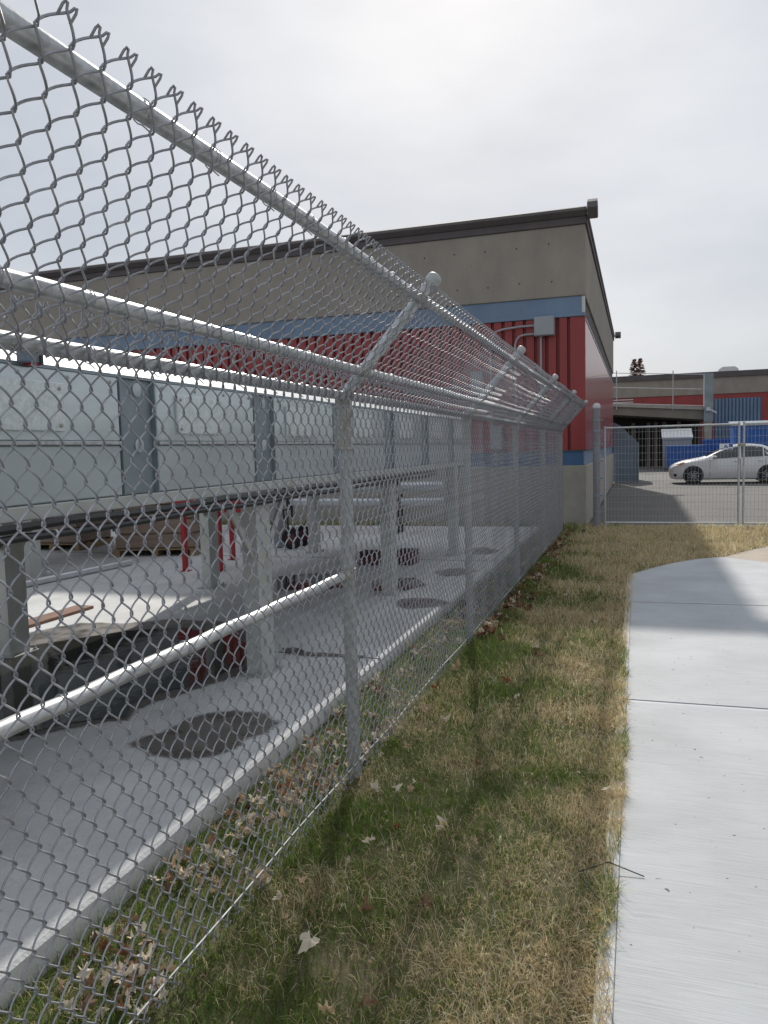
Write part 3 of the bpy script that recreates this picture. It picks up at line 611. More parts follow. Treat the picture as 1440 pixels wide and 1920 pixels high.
# ------------------------------------------------------------------ main building
BX, BY, BY2, BXL = -0.965, 15.5, 33.2, -24.0
bld = thing('building', 'low building with red ribbed siding, blue band and tan concrete parapet', 'building', (-8, 22, 0))
b = MB(); b.box(BXL, BX - .11, BY + .11, BY2, 1.2, 5.7); b.build('core_wall', M['red_shade'], bld)
b = MB(); b.box(BXL, BX + .005, BY - .03, BY2 + .01, -0.1, 1.195, bev=.012); b.build('concrete_base', M['concrete_base'], bld)
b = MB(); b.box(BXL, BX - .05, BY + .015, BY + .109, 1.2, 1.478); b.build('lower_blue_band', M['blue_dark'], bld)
b = MB(); b.box(BX - .109, BX - .03, BY + .016, BY2 - .02, 1.2, 1.478); b.build('lower_blue_band', M['blue'], bld)
b = MB(); b.box(BXL, BX + .012, BY - .012, BY + .108, 1.479, 1.495); b.box(BX - .108, BX + .012, BY + .1085, BY2, 1.479, 1.495); b.build('siding_flashing', M['cap_brown'], bld)
# front boards
pitch, bw = 0.212, 0.168
bm_ = MB(); bm_.prism([(-bw / 2, .06), (-bw / 2 + .012, 0), (bw / 2 - .012, 0), (bw / 2, .06)], 'z', 1.496, 4.058); board_me = bm_.mesh('siding_board', M['red'])
n = int((BX - .17 - BXL) / pitch)
for i in range(n): place('siding_board', board_me, bld, (BX - .30 - bw / 2 - .03 - i * pitch, BY + .002, 0))
b = MB(); b.box(BX - .285, BX, BY, BY + .062, 1.496, 4.058, bev=.004); b.build('corner_board', M['red'], bld)
b = MB(); b.box(BXL, BX - .29, BY + .062, BY + .108, 1.497, 4.057); b.box(BX - .285, BX - .05, BY + .0625, BY + .108, 1.497, 4.057); b.build('siding_back', M['red_shade'], bld)
# side boards
M['red_side'] = mat('red_side_siding', (0.30, 0.06, 0.06), 0.30, var=0.08, vscale=1.5, stretch=(1, 1, 0.3), spec=0.6, coat=0.25)
sp = 0.31
sb = MB(); sb.prism([(.05, -sp / 2 + .004), (0.012, -sp / 2 + .006), (0, -sp / 2 + .02), (0, sp / 2 - .02), (.012, sp / 2 - .006), (.05, sp / 2 - .004)], 'z', 1.496, 4.0)
sb.v = [(-x, y, z) for x, y, z in sb.v]; side_me = sb.mesh('siding_board', M['red_side'])
n = int((BY2 - BY - .1) / sp)
for i in range(n): place('siding_board', side_me, bld, (BX + .001, BY + .065 + sp / 2 + i * sp, 0))
b = MB(); b.box(BX - .109, BX - .05, BY + .1085, BY2, 1.497, 4.0); b.build('siding_back', M['red_shade'], bld)
# blue band
b = MB(); b.box(BXL, BX - .06, BY - .012, BY + .108, 4.13, 4.44); b.build('blue_band', M['blue'], bld)
b = MB(); b.box(BXL, BX + .002, BY - .028, BY + .109, 4.06, 4.129, bev=.006); b.build('band_ledge', M['blue'], bld)
b = MB(); b.box(BX - .0595, BX - .004, BY - .008, BY + .108, 4.13, 4.44); b.build('band_end', M['flash'], bld)
b = MB(); b.box(BX - .108, BX - .03, BY + .11, BY2, 4.03, 4.44); b.build('soffit_shade_band', M['cap_brown'], bld)  # dark band stands for the soffit with its shadow put into the colour
b = MB(); b.box(BX - .108, BX + .014, BY + .11, BY2, 4.002, 4.028); b.build('side_flashing', M['flash'], bld)
# concrete parapet
b = MB(); b.box(BXL, BX + .01, BY - .04, BY2 + .03, 4.445, 5.77, bev=.012); par = b.build('concrete_parapet', M['concrete_wall'], bld)
hole = MB(); hole.lathe((0, 0, 0), (0, -1, 0), [(.016, 0), (.016, .002), (.006, .0025)], 8); hole_me = hole.mesh('tie_hole', M['recess_shade'])
for i in range(26):
    for z in (4.75, 5.45):
        place('tie_hole', hole_me, par, (BX - .62 - i * .62 - (0.05 if z > 5 else 0), BY - .04, z + random.uniform(-.015, .015)))
b = MB(); b.box(BXL, BX + .045, BY - .075, BY2 + .05, 5.7705, 5.905, bev=.006); b.build('parapet_cap', M['cap_brown'], bld)
b = MB(); b.prism([(BY - .21, 5.985), (BY - .10, 5.906), (BY + .12, 5.906), (BY + .12, 6.05), (BY - .08, 6.085), (BY - .19, 6.04)], 'x', BXL, BX + .04); b.build('gutter', M['cap_brown'], bld)
b = MB(); b.prism([(BY - .30, 5.99), (BY - .10, 5.83), (BY + .18, 5.93), (BY + .16, 6.10), (BY - .08, 6.20), (BY - .27, 6.10)], 'x', BX + .061, BX + .24); b.build('gutter_end', M['cap_brown'], bld)
b = MB(); b.prism([(BX - .06, 5.906), (BX + .06, 5.906), (BX + .075, 5.96), (BX + .02, 6.0), (BX - .06, 6.0)], 'y', BY + .121, BY2); b.build('side_roof_edge', M['cap_brown'], bld)
b = MB(); b.prism([(BY2 - .15, 5.96), (BY2, 5.86), (BY2 + .2, 5.96), (BY2 + .18, 6.06), (BY2, 6.12)], 'x', BX + .08, BX + .3); b.build('gutter_end', M['cap_brown'], bld)
b = MB(); b.box(BXL, BX - .061, BY + .121, BY2 - .01, 5.906, 5.93); b.build('roof', M['cap_brown'], bld)

# wall boxes and conduits
def elec(label, x0, x1, z0, z1, conduits):
    t = thing('electrical_box', label, 'electrical box', ((x0 + x1) / 2, BY, z0))
    b = MB(); b.box(x0, x1, BY - .16, BY - .001, z0, z1, bev=.008); cs = b.build('case', M['greybox'], t)
    b = MB(); b.box(x0 + .012, x1 - .012, BY - .1725, BY - .1605, z0 + .012, z1 - .012, bev=.004); b.build('cover', M['greybox'], cs)
    for pts in conduits:
        b = MB(); b.tube(pts, .021, 10)
        for k in (0, len(pts) - 1): b.lathe(pts[k], Vector(pts[1]) - Vector(pts[0]) if k == 0 else Vector(pts[-1]) - Vector(pts[-2]), [(.027, -.02), (.029, -.018), (.029, .018), (.027, .02)], 10)
        b.build('conduit', M['greybox'], t, True)
    return t
def bend(p, q, r, n=5):
    return None
c1 = [(-1.915, BY - .08, 3.93), (-2.2, BY - .08, 3.93), (-2.55, BY - .08, 3.90), (-2.68, BY - .08, 3.86), (-2.76, BY - .08, 3.76), (-2.79, BY - .08, 3.6), (-2.79, BY - .08, 1.6)]
c2 = [(-1.915, BY - .07, 3.77), (-2.1, BY - .07, 3.77), (-2.2, BY - .07, 3.75), (-2.27, BY - .07, 3.68), (-2.30, BY - .07, 3.58), (-2.30, BY - .07, 1.6)]
c3 = [(-1.80, BY - .06, 3.72), (-1.80, BY - .06, 3.2), (-1.80, BY - .06, 1.6)]
elec('square grey electrical box with conduits high on the red siding near the corner', -1.92, -1.535, 3.72, 4.085, [c1, c2, c3])
p0 = pY(885, 698, BY); p1 = pY(907, 742, BY)
elec('smaller grey electrical box on the red siding behind the fence overhang', p0[0], p1[0], p1[2], p0[2], [[(p0[0] + .0, BY - .06, p1[2] + .2), (p0[0] - .6, BY - .06, p1[2] + .18), (p0[0] - 1.4, BY - .06, p1[2] + .12)]])
p0 = pY(921, 800, BY); p1 = pY(943, 842, BY)
elec('low pale grey electrical cabinet on the red siding seen through the fence', p0[0], p1[0], p1[2], p0[2], [[(p0[0] + .1, BY - .05, p1[2]), (p0[0] + .1, BY - .05, 1.0), (p0[0] + .1, BY - .05, .2)]])

# galvanised gate pole and temporary fence panels
gp = (-0.745, 15.18)
t = thing('gate_pole', 'tall galvanised steel pole with clamp bands by the building corner', 'pole', (gp[0], gp[1], 0))
b = MB(); b.tube([(gp[0], gp[1], -.05), (gp[0], gp[1], 2.30)], .068, 18); b.build('pole', M['pole'], t, True)
b = MB(); b.lathe((gp[0], gp[1], 2.3), (0, 0, 1), [(.072, -.03), (.075, -.02), (.075, .02), (.06, .05), (.03, .07), (.004, .075)], 18); b.build('pole_cap', M['flash'], t, True)
for z in (.32, .62, .95, 1.28, 1.6, 1.85, 2.05):
    b = MB(); b.lathe((gp[0], gp[1], z), (0, 0, 1), [(.069, -.017), (.073, -.015), (.073, .015), (.069, .017)], 18); b.box(gp[0] + .069, gp[0] + .115, gp[1] - .012, gp[1] + .012, z - .013, z + .013); b.build('clamp_band', M['sheet_dark'], t, True)
def temp_panel(x0, x1, y, label):
    t = thing('temporary_fence_panel', label, 'fence panel', ((x0 + x1) / 2, y, 0), 'temporary fence panels across the yard')
    zb, zt = 0.06, 1.90; r = .020
    b = MB(); b.tube([(x0 + .015, y, zt), (x1 - .015, y, zt)], r, 10); b.build('top_rail', M['galv'], t, True)
    b = MB(); b.tube([(x0 + .015, y, zb), (x1 - .015, y, zb)], r, 10); b.build('bottom_rail', M['rail_bright'], t, True)
    for x in (x0, x1):
        b = MB(); b.tube([(x, y, -.06), (x, y, zt + .04)], r, 10); b.build('upright', M['galv'], t, True)
    b = MB(); nx = int((x1 - x0) / .062)
    for i in range(1, nx): xx = x0 + (x1 - x0) * i / nx; b.tube([(xx, y - .003, zb), (xx, y - .003, zt)], .0021, 4, cap=False)
    z = zb + .13
    while z < zt - .05: b.tube([(x0, y + .002, z), (x1, y + .002, z)], .0023, 4, cap=False); z += .135
    tag(b.build('wire_infill', M['galv_dull'], t, True), kind='stuff')
    for x in (x0, x1): b = MB(); b.box(x - .03, x + .03, y - .28, y + .28, -.01, .016, bev=.006); b.build('foot', M['galv_dull'], t)
GY = 15.62
temp_panel(-0.61, 1.775, GY, 'temporary wire mesh fence panel between the pole and the paired uprights')
temp_panel(1.855, 4.2, GY - .03, 'temporary wire mesh fence panel cut off by the photo edge')
t = thing('panel_clamp', 'dark clamp joining the two temporary fence panels', 'clamp', (1.815, GY, 1.52))
b = MB(); b.box(1.745, 1.885, GY - .065, GY - .0365, 1.49, 1.55, bev=.006); b.build('plate', M['cast'], t)
b = MB(); b.lathe((1.815, GY - .0655, 1.52), (0, -1, 0), [(.014, 0), (.014, .012), (.008, .014)], 8); b.build('bolt', M['cast'], t)
s0 = pY(1349, 832, GY - .03); s1 = pY(1374.5, 842.5, GY - .03)
t = thing('fence_sign', 'small blue and white sign wired to the temporary fence panel', 'sign', ((s0[0] + s1[0]) / 2, GY - .03, s1[2]))
b = MB(); b.box(s0[0], s1[0], GY - .034, GY - .028, s1[2], s0[2]); b.build('plate', M['sign_w'], t)
w = s1[0] - s0[0]; hh = s0[2] - s1[2]
b = MB(); b.box(s0[0] + w * .70, s1[0] - .004, GY - .037, GY - .0345, s1[2] + hh * .42, s0[2] - .006); b.box(s0[0] + w * .06, s0[0] + w * .30, GY - .037, GY - .0345, s1[2] + .008, s1[2] + .02); b.box(s0[0] + w * .64, s0[0] + w * .94, GY - .037, GY - .0345, s1[2] + .008, s1[2] + .02)
b.prism([(s0[0] + w * .30, s1[2] + hh * .3), (s0[0] + w * .46, s1[2] + hh * .86), (s0[0] + w * .52, s1[2] + hh * .70), (s0[0] + w * .40, s1[2] + hh * .3)], 'y', GY - .037, GY - .0345)
b.prism([(s0[0] + w * .46, s1[2] + hh * .3), (s0[0] + w * .53, s1[2] + hh * .66), (s0[0] + w * .66, s1[2] + hh * .3)], 'y', GY - .037, GY - .0345)
b.build('printed_marks', M['sign_b'], t)

# ------------------------------------------------------------------ yard beyond: wedge, bins, car, far building
def poly_y(pts, Y): return [(pY(x, y, Y)[0], pY(x, y, Y)[2]) for x, y in pts]
t = thing('steel_chute', 'blue grey steel enclosure with sloping top at the far end of the side wall', 'enclosure', (-.4, 33.4, 0))
pp = poly_y([(1150, 906), (1198, 902), (1197, 830), (1163, 798), (1150, 792)], 33.3); pp[0] = (pp[0][0], 0); pp[1] = (pp[1][0], 0)
b = MB(); b.prism(pp, 'y', 33.3, 35.6); b.build('shell', M['steel_blue'], t)
b = MB(); b.prism([(pp[2][0] - .03, 0.02), (pp[2][0] + .02, 0.02), (pp[2][0] + .02, pp[2][1]), (pp[2][0] - .03, pp[2][1] + .02)], 'y', 33.27, 33.299); b.build('edge_trim', M['sheet_dark'], t)

def bin_(name, label, x0, x1, Y, depth, h, m_, lid=None, slope=0.0, ribs=6):
    t = thing(name, label, 'bin', ((x0 + x1) / 2, Y, 0), 'bins along the far building')
    b = MB(); zb = .14
    ins = (x1 - x0) * .03
    vs_ = [(x0 + ins, Y + .08, zb), (x1 - ins, Y + .08, zb), (x1 - ins, Y + depth - .08, zb), (x0 + ins, Y + depth - .08, zb), (x0, Y, h), (x1, Y, h), (x1, Y + depth, h + slope), (x0, Y + depth, h + slope)]
    b.add(vs_, [(3, 2, 1, 0), (0, 1, 5, 4), (1, 2, 6, 5), (2, 3, 7, 6), (3, 0, 4, 7), (4, 5, 6, 7)]); b.build('body', m_, t)
    b = MB(); b.box(x0 - .04, x1 + .04, Y - .05, Y - .001, h - .10, h, bev=.01); b.build('rim', m_, t)
    for k in range(ribs):
        x = x0 + ins + .06 + (x1 - x0 - 2 * ins - .12) * k / max(1, ribs - 1); r = MB()
        r.add([(x - .035, Y + .03, zb + .05), (x + .035, Y + .03, zb + .05), (x + .035, Y - .05, h - .101), (x - .035, Y - .05, h - .101), (x - .035, Y + .10, zb + .05), (x + .035, Y + .10, zb + .05), (x + .035, Y + .02, h - .101), (x - .035, Y + .02, h - .101)], [(0, 1, 2, 3), (7, 6, 5, 4), (0, 4, 5, 1), (1, 5, 6, 2), (2, 6, 7, 3), (3, 7, 4, 0)]); r.build('rib', m_, t)
    if lid:
        b = MB(); b.add([(x0 - .06, Y - .08, h + .01), (x1 + .06, Y - .08, h + .01), (x1 + .06, Y + depth, h + slope + .12), (x0 - .06, Y + depth, h + slope + .12), (x0 - .06, Y - .08, h + .06), (x1 + .06, Y - .08, h + .06), (x1 + .06, Y + depth, h + slope + .2), (x0 - .06, Y + depth, h + slope + .2)], [(3, 2, 1, 0), (4, 5, 6, 7), (0, 1, 5, 4), (1, 2, 6, 5), (2, 3, 7, 6), (3, 0, 4, 7)]); b.build('lid', lid, t)
    for x in (x0 + .2, x1 - .2):
        b = MB(); b.lathe((x, Y + .14, .07), (1, 0, 0), [(.05, -.03), (.07, -.02), (.07, .02), (.05, .03)], 10); b.build('caster', M['tyre'], t, True)
    return t
a = pY(1249, 836, 45); c = pY(1322, 836, 45)
bin_('low_bin', 'low bright blue bin in front of the pale lidded bin', a[0], c[0], 45, 1.6, a[2], M['bin_blue'], ribs=8)
a = pY(1243, 822, 47.2); c = pY(1297, 822, 47.2)
bin_('lidded_bin', 'grey bin with white sloping lid under the ramp', a[0], c[0], 47.2, 1.4, a[2], M['greybox'], M['bin_lid'], .35, 0)
a = pY(1318, 824, 46.9); c = pY(1379, 824, 46.9)
bin_('middle_bin', 'medium blue bin behind the car bonnet', a[0], c[0], 46.9, 1.6, a[2], M['bin_blue'], ribs=6)
a = pY(1376, 800, 42); c = pY(1500, 800, 42)
bin_('large_bin', 'largest tall blue bin with grey lid edge behind the car roof', a[0], c[0], 42, 2.0, a[2], M['bin_blue'], M['steel_blue'], .1, 9)

def build_car():
    YC = 31.24; x_n = 1.15
    t = thing('parked_car', 'white sedan parked side-on beyond the temporary fence', 'car', (3.3, YC + .85, 0))
    # stations: dx, z_sill, z_belt, z_top, w_sill, w_belt, w_top
    S = [(0.00, .30, .52, .56, .40, .46, .40), (0.06, .20, .60, .66, .60, .66, .56), (0.22, .17, .70, .76, .74, .78, .62), (0.50, .17, .78, .86, .81, .83, .66), (0.85, .17, .84, .93, .84, .845, .68),
         (1.15, .17, .88, .98, .845, .85, .68), (1.32, .17, .90, 1.03, .845, .85, .64), (1.75, .17, .92, 1.25, .845, .85, .58), (2.10, .17, .935, 1.40, .845, .85, .55), (2.45, .17, .945, 1.455, .845, .85, .55),
         (2.85, .17, .955, 1.46, .845, .85, .55), (3.25, .17, .965, 1.41, .845, .85, .55), (3.60, .17, .98, 1.27, .845, .85, .57), (3.85, .18, .99, 1.11, .84, .84, .62), (4.10, .20, .985, 1.05, .80, .81, .64), (4.27, .26, .92, .99, .72, .74, .58), (4.32, .34, .80, .84, .6, .62, .5)]
    b = MB(); ring = []
    for (d, zs, zb, zt, ws, wb, wt) in S:
        zm = zs + (zb - zs) * .45
        half = [(0, zt + .012), (wt * .6, zt + .008), (wt, zt - .02), (wt + (wb - wt) * .55, zt - (zt - zb) * .48), (wb, zb), (wb + .012, zm), (ws - .01, zs + .06), (ws - .06, zs), (0, zs)]
        pts = [(x_n + d, YC + .85 - w, z) for w, z in half] + [(x_n + d, YC + .85 + w, z) for w, z in half[-2:0:-1]]
        ring.append(pts)
    n = len(ring[0])
    for r in ring: b.v += r
    for i in range(len(ring) - 1):
        for k in range(n): j = (k + 1) % n; b.f.append((i * n + k, i * n + j, (i + 1) * n + j, (i + 1) * n + k)); b.m.append(0)
    b.f += [tuple(range(n)), tuple(range((len(ring) - 1) * n, len(ring) * n))]; b.m += [0, 0]
    body = b.build('body', M['paint_white'], t, True)
    def interp(d):
        for i in range(len(S) - 1):
            if S[i][0] <= d <= S[i + 1][0]:
                f = (d - S[i][0]) / (S[i + 1][0] - S[i][0]); return [S[i][k] + (S[i + 1][k] - S[i][k]) * f for k in range(7)]
        return list(S[-1])
    def glass(name, ds, lo, hi):      # a side window following the greenhouse surface
        b = MB(); top = []; bot = []
        for d in ds:
            s = interp(d); zb, zt, wb, wt = s[2], s[3], s[5], s[6]
            pts_ = [(wb, zb), (wt + (wb - wt) * .55, zt - (zt - zb) * .48), (wt, zt - .02)]
            def at(u):
                u = max(0, min(1, u)); a_, b_ = (pts_[0], pts_[1]) if u < .5 else (pts_[1], pts_[2]); f = u * 2 if u < .5 else u * 2 - 1
                return a_[0] + (b_[0] - a_[0]) * f, a_[1] + (b_[1] - a_[1]) * f
            row = [at(lo + (hi - lo) * k / 4) for k in range(5)]; top.append([(x_n + d, YC + .85 - w - .006, z) for w, z in row])
        V = sum(top, []); Fc = []
        for i in range(len(ds) - 1):
            for k in range(4): Fc.append((i * 5 + k, i * 5 + k + 1, (i + 1) * 5 + k + 1, (i + 1) * 5 + k))
        b.add(V, Fc); return b.build(name, M['glass'], t, True)
    glass('front_door_window', [1.52, 1.75, 1.95, 2.15, 2.42], .06, .86)
    glass('rear_door_window', [2.49, 2.7, 2.9, 3.1, 3.22], .06, .86)
    glass('quarter_window', [3.26, 3.38, 3.5, 3.62], .08, .80)
    # windscreen
    b = MB(); V = []
    for d in (1.30, 1.55, 1.80, 2.06):
        s = interp(d)
        for w in (-.92, -.45, 0, .45, .92): V.append((x_n + d - .012, YC + .85 + w * s[6], s[3] + .014 - (.02 * abs(w) ** 3)))
    b.add(V, [(i * 5 + k, i * 5 + k + 1, (i + 1) * 5 + k + 1, (i + 1) * 5 + k) for i in range(3) for k in range(4)]); b.build('windscreen', M['glass'], t, True)
    for d in (2.455, ):
        b = MB(); b.box(x_n + d - .006, x_n + d + .006, YC - .012, YC - .003, .26, .93); b.build('door_gap', M['black'], t)
    for d in (1.42, 3.30):
        b = MB(); b.box(x_n + d - .004, x_n + d + .004, YC - .0105, YC - .002, .28, .90); b.build('door_gap', M['black'], t)
    for d in (2.22, 3.05):
        b = MB(); b.box(x_n + d, x_n + d + .17, YC - .035, YC - .012, .83, .86, bev=.008); b.build('door_handle', M['paint_white'], t)
    for d in (.84, 3.39):
        cx = x_n + d
        b = MB(); b.lathe((cx, YC + .10, .335), (0, -1, 0), [(.36, -.2), (.36, .112), (.30, .114)], 28); b.build('wheel_arch', M['black'], t, True)
        for yy, sg in ((YC + .0, -1), (YC + 1.70, 1)):
            b = MB(); b.lathe((cx, yy, .30), (0, sg, 0), [(.19, -.16), (.285, -.17), (.30, -.14), (.30, .0), (.285, .03), (.20, .032)], 28); w = b.build('wheel', M['tyre'], t, True)
            b = MB(); b.lathe((cx, yy, .30), (0, sg, 0), [(.19, .028), (.2, .034), (.19, .037), (.17, .0), (.05, .0)], 24)
            for k in range(9):
                a = k * 2 * math.pi / 9; ca, sa = math.cos(a), math.sin(a); e = Vector((ca, 0, sa)); q = Vector((-sa, 0, ca)) * .016; o_ = Vector((cx, yy + sg * .034, .30))
                b.add([o_ + e * .03 + q, o_ + e * .03 - q, o_ + e * .188 - q, o_ + e * .188 + q, o_ + e * .03 + q - Vector((0, sg * .02, 0)), o_ + e * .03 - q - Vector((0, sg * .02, 0)), o_ + e * .188 - q - Vector((0, sg * .02, 0)), o_ + e * .188 + q - Vector((0, sg * .02, 0))], [(0, 1, 2, 3), (7, 6, 5, 4), (0, 4, 5, 1), (1, 5, 6, 2), (2, 6, 7, 3), (3, 7, 4, 0)])
            b.lathe((cx, yy, .30), (0, sg, 0), [(.05, .03), (.045, .045), (.02, .048)], 12)
            b.build('rim', M['rim'], w, True)
    b = MB(); s1_ = YC + .85
    b.add([(x_n + .10, s1_ - .70, .60), (x_n + .30, s1_ - .812, .66), (x_n + .62, s1_ - .835, .79), (x_n + .50, s1_ - .76, .83), (x_n + .22, s1_ - .69, .74)], [(0, 1, 2, 3, 4)]); b.v = [(x - .004, y - .012, z + .008) for x, y, z in b.v]; hl = b.build('headlight', M['lamp'], t)
    b = MB(); b.add([(x_n + .30, s1_ - .834, .675), (x_n + .52, s1_ - .85, .77), (x_n + .47, s1_ - .835, .80), (x_n + .30, s1_ - .82, .73)], [(0, 1, 2, 3)]); b.v = [(x, y - .006, z) for x, y, z in b.v]; b.build('indicator', M['amber'], hl)
    b = MB(); b.lathe((x_n + .20, YC + .075, .34), (-.35, -1, 0), [(.055, -.02), (.055, .022), (.02, .024)], 12); b.build('fog_lamp', M['black'], t)
    b = MB(); b.box(x_n + 1.48, x_n + 1.64, YC - .20, YC - .03, .955, 1.065, bev=.045); b.build('mirror', M['paint_white'], t, True)
    b = MB(); b.box(x_n + .95, x_n + 3.05, YC + .02, YC + .06, .16, .19); b.build('sill', M['black'], t)
build_car()

# far building with ramp
FY = 56.0
fb = thing('far_building', 'far concrete and red building with blue ribbed door beyond the yard', 'building', (8, FY + 6, 0))
def zY(px, py_, Y): return pY(px, py_, Y)[2]
zt = 6.18; zc = 5.82; zr = 4.72
b = MB(); b.box(-12, 40, FY, FY + 14, zr, zc); b.build('concrete_fascia', M['concrete_wall'], fb)
b = MB(); b.box(-12.1, 40.1, FY - .12, FY + 14, zc + .001, zt); b.build('roof_cap', M['cap_brown'], fb)
b = MB(); b.box(-12, 40, FY + .06, FY + 14, 0, zr - .001); b.build('red_wall', M['red'], fb)
a = pY(1340, 748, FY); c = pY(1427, 743, FY)
nb = 13
for i in range(nb):
    x = a[0] + (c[0] - a[0]) * i / nb; b = MB(); b.prism([(x, FY + .059), (x + .04, FY - .03), (x + .155, FY - .03), (x + .19, FY + .059)], 'z', .0, a[2]); b.build('door_slat', M['blue'], fb)
b = MB(); b.box(a[0] - .02, c[0] + .02, FY + .04, FY + .0595, 0, a[2] + .01); b.build('door_back', M['blue_dark'], fb)
a = pY(1345, 691, FY + 3); c = pY(1384, 690, FY + 3)
b = MB(); b.prism([(a[0], zt), (c[0], zt), (c[0] - .02, zt + .36), (c[0] - .25, zt + .52), (a[0] + .3, zt + .52), (a[0] + .05, zt + .34)], 'y', FY + 2.6, FY + 4.2); b.build('skylight', M['bin_lid'], fb)
a = pY(1156, 745, FY); 
for k in range(3):
    b = MB(); z = zr - .18 - k * .17; b.box(a[0] - .3, a[0] + 1.1, FY + .02, FY + .059, z, z + .07); b.build('louvre', M['flash'], fb)

dk = thing('parking_ramp', 'concrete ramp deck with pipe railing in front of the far building', 'ramp', (0, 51, 0))
DY = 50.0
L0 = pY(1100, 755, DY); L1 = pY(1327, 763, DY); B0 = pY(1100, 775, DY); B1 = pY(1327, 787, DY)
b = MB(); b.prism([(L0[0], L0[2]), (L1[0], L1[2]), (B1[0], B1[2]), (B0[0], B0[2])], 'y', DY, DY + 5.9); b.build('deck', M['deck'], dk)
b = MB(); b.prism([(L0[0], L0[2] + .001), (L1[0], L1[2] + .001), (L1[0], L1[2] - .18), (L0[0], L0[2] - .2)], 'y', DY - .12, DY - .001); b.build('deck_edge', M['concrete_base'], dk)
pa = pY(1321, 700, DY - .4); pb = pY(1338, 700, DY - .4)
b = MB(); b.box(pa[0], pb[0], DY - .4, DY + .3, 2.75, 5.6); b.build('pillar_top', M['pillar'], dk)
b = MB(); b.box(pa[0] + .02, pb[0] - .06, DY - .35, DY + .25, 0, 2.749); b.build('pillar', M['concrete_base'], dk)
b = MB(); b.box(L0[0], pa[0] + .1, DY + 4.6, DY + 4.8, 0, 3.4); b.build('shade_backing', M['recess_shade'], dk)  # near-black sheet standing in for the shade beneath the ramp deck
for i, xx in enumerate((-.4, .55, 1.0, 1.5, 2.4)):
    b = MB(); b.box(xx, xx + .22, DY + 3.2, DY + 3.5, 0, 2.9); b.build('column', M['deck'], dk)
for k, (ya, yb) in enumerate(((757, 762), (727, 731), (700, 703))):
    A = pY(1120, ya - 1, DY - .1); B = pY(1330, yb - 1, DY - .1); b = MB(); b.tube([A, B], .022, 6); b.build('rail', M['galv'], dk, True)
for xx in (1156, 1262):
    A = pY(xx, 695, DY - .15); B = pY(xx, 768, DY - .15); b = MB(); b.tube([A, (A[0], A[1], B[2])], .03, 6); b.build('rail_post', M['galv_dull'], dk, True)
A = pY(1328, 768, DY - .5); b = MB(); b.box(A[0] - .12, A[0] + .1, A[1] - .25, A[1] + .05, A[2] - .1, A[2] + .12, bev=.03); b.tube([(A[0] + .05, A[1] - .1, A[2]), (A[0] + .45, A[1] - .15, A[2] - .22)], .05, 8); b.build('camera_bracket', M['flash'], dk)

# spruce trees behind the far building
def spruce(px, top, w, seed, label):
    rr = random.Random(seed); Y = 75.0; c = pY(px, top, Y); h = c[2]
    t = thing('spruce_tree', label, 'tree', (c[0], Y, 0), 'spruce tops above the roof')
    b = MB(); b.tube([(c[0], Y, 0), (c[0], Y, h * .5), (c[0] + .02, Y, h)], [.22, .14, .015], 8); b.build('trunk', M['trunk'], t, True)
    b = MB(); z = h - .05; 
    while z > 2.0:
        f = (h - z) / h; L = .12 + min(1, f * 5.0) * w * (1 - .25 * rr.random()) + f * .9
        for k in range(7):
            a = rr.uniform(0, 6.28); tip = Vector((math.cos(a) * L, math.sin(a) * L, -.12 * L + rr.uniform(-.05, .1)))
            o = Vector((c[0], Y, z)); sd = Vector((-math.sin(a), math.cos(a), 0))
            for q in range(5):
                p_ = o + tip * (.25 + .19 * q); s_ = (.16 - .018 * q) * (1 + .4 * rr.random())
                b.add([p_ - tip.normalized() * s_, p_ + sd * s_ * .7 - Vector((0, 0, .08)), p_ + tip.normalized() * s_ * .9, p_ - sd * s_ * .7 - Vector((0, 0, .08))], [(0, 1, 2, 3)])
        z -= .11 + f * .25
    b.build('crown', M['needle'], t)
spruce(1189, 673, .42, 3, 'left and slightly lower of two brownish spruce tops above the far roof')
spruce(1200, 672, .45, 5, 'right of two brownish spruce tops above the far roof')

# ------------------------------------------------------------------ grass
def blades(P, length, width, lean, tint, tip_scale=1.0):
    N = len(P); az = rng.uniform(0, 2 * np.pi, N); d = np.stack([np.cos(az), np.sin(az), np.zeros(N)], 1); s = np.stack([-np.sin(az), np.cos(az), np.zeros(N)], 1)
    up = np.array([0, 0, 1.0]); l1 = lean * 0.6; l2 = np.minimum(lean * 1.35 + rng.normal(0, .12, N), 1.75)
    b0 = P - s * width[:, None] / 2; b1 = P + s * width[:, None] / 2
    mid = P + (d * np.sin(l1)[:, None] + up * np.cos(l1)[:, None]) * (length * .5)[:, None]
    m0 = mid - s * width[:, None] * .42; m1 = mid + s * width[:, None] * .42
    tip = mid + (d * np.sin(l2)[:, None] + up * np.cos(l2)[:, None]) * (length * .55)[:, None] + s * (rng.normal(0, .12, N) * length)[:, None]
    tip[:, 2] = np.maximum(tip[:, 2], P[:, 2] + .002)
    V = np.stack([b0, b1, m0, m1, tip], 1).reshape(-1, 3); k = np.arange(N)[:, None] * 5
    Fc = np.concatenate([k + np.array([[0, 1, 3]]), k + np.array([[0, 3, 2]]), k + np.array([[2, 3, 4]])], 0)
    T = np.repeat(tint, 5, axis=0).reshape(N, 5, 3).copy(); T[:, 4] = np.minimum(1, T[:, 4] * 1.2)
    return V, Fc, T.reshape(-1, 3)
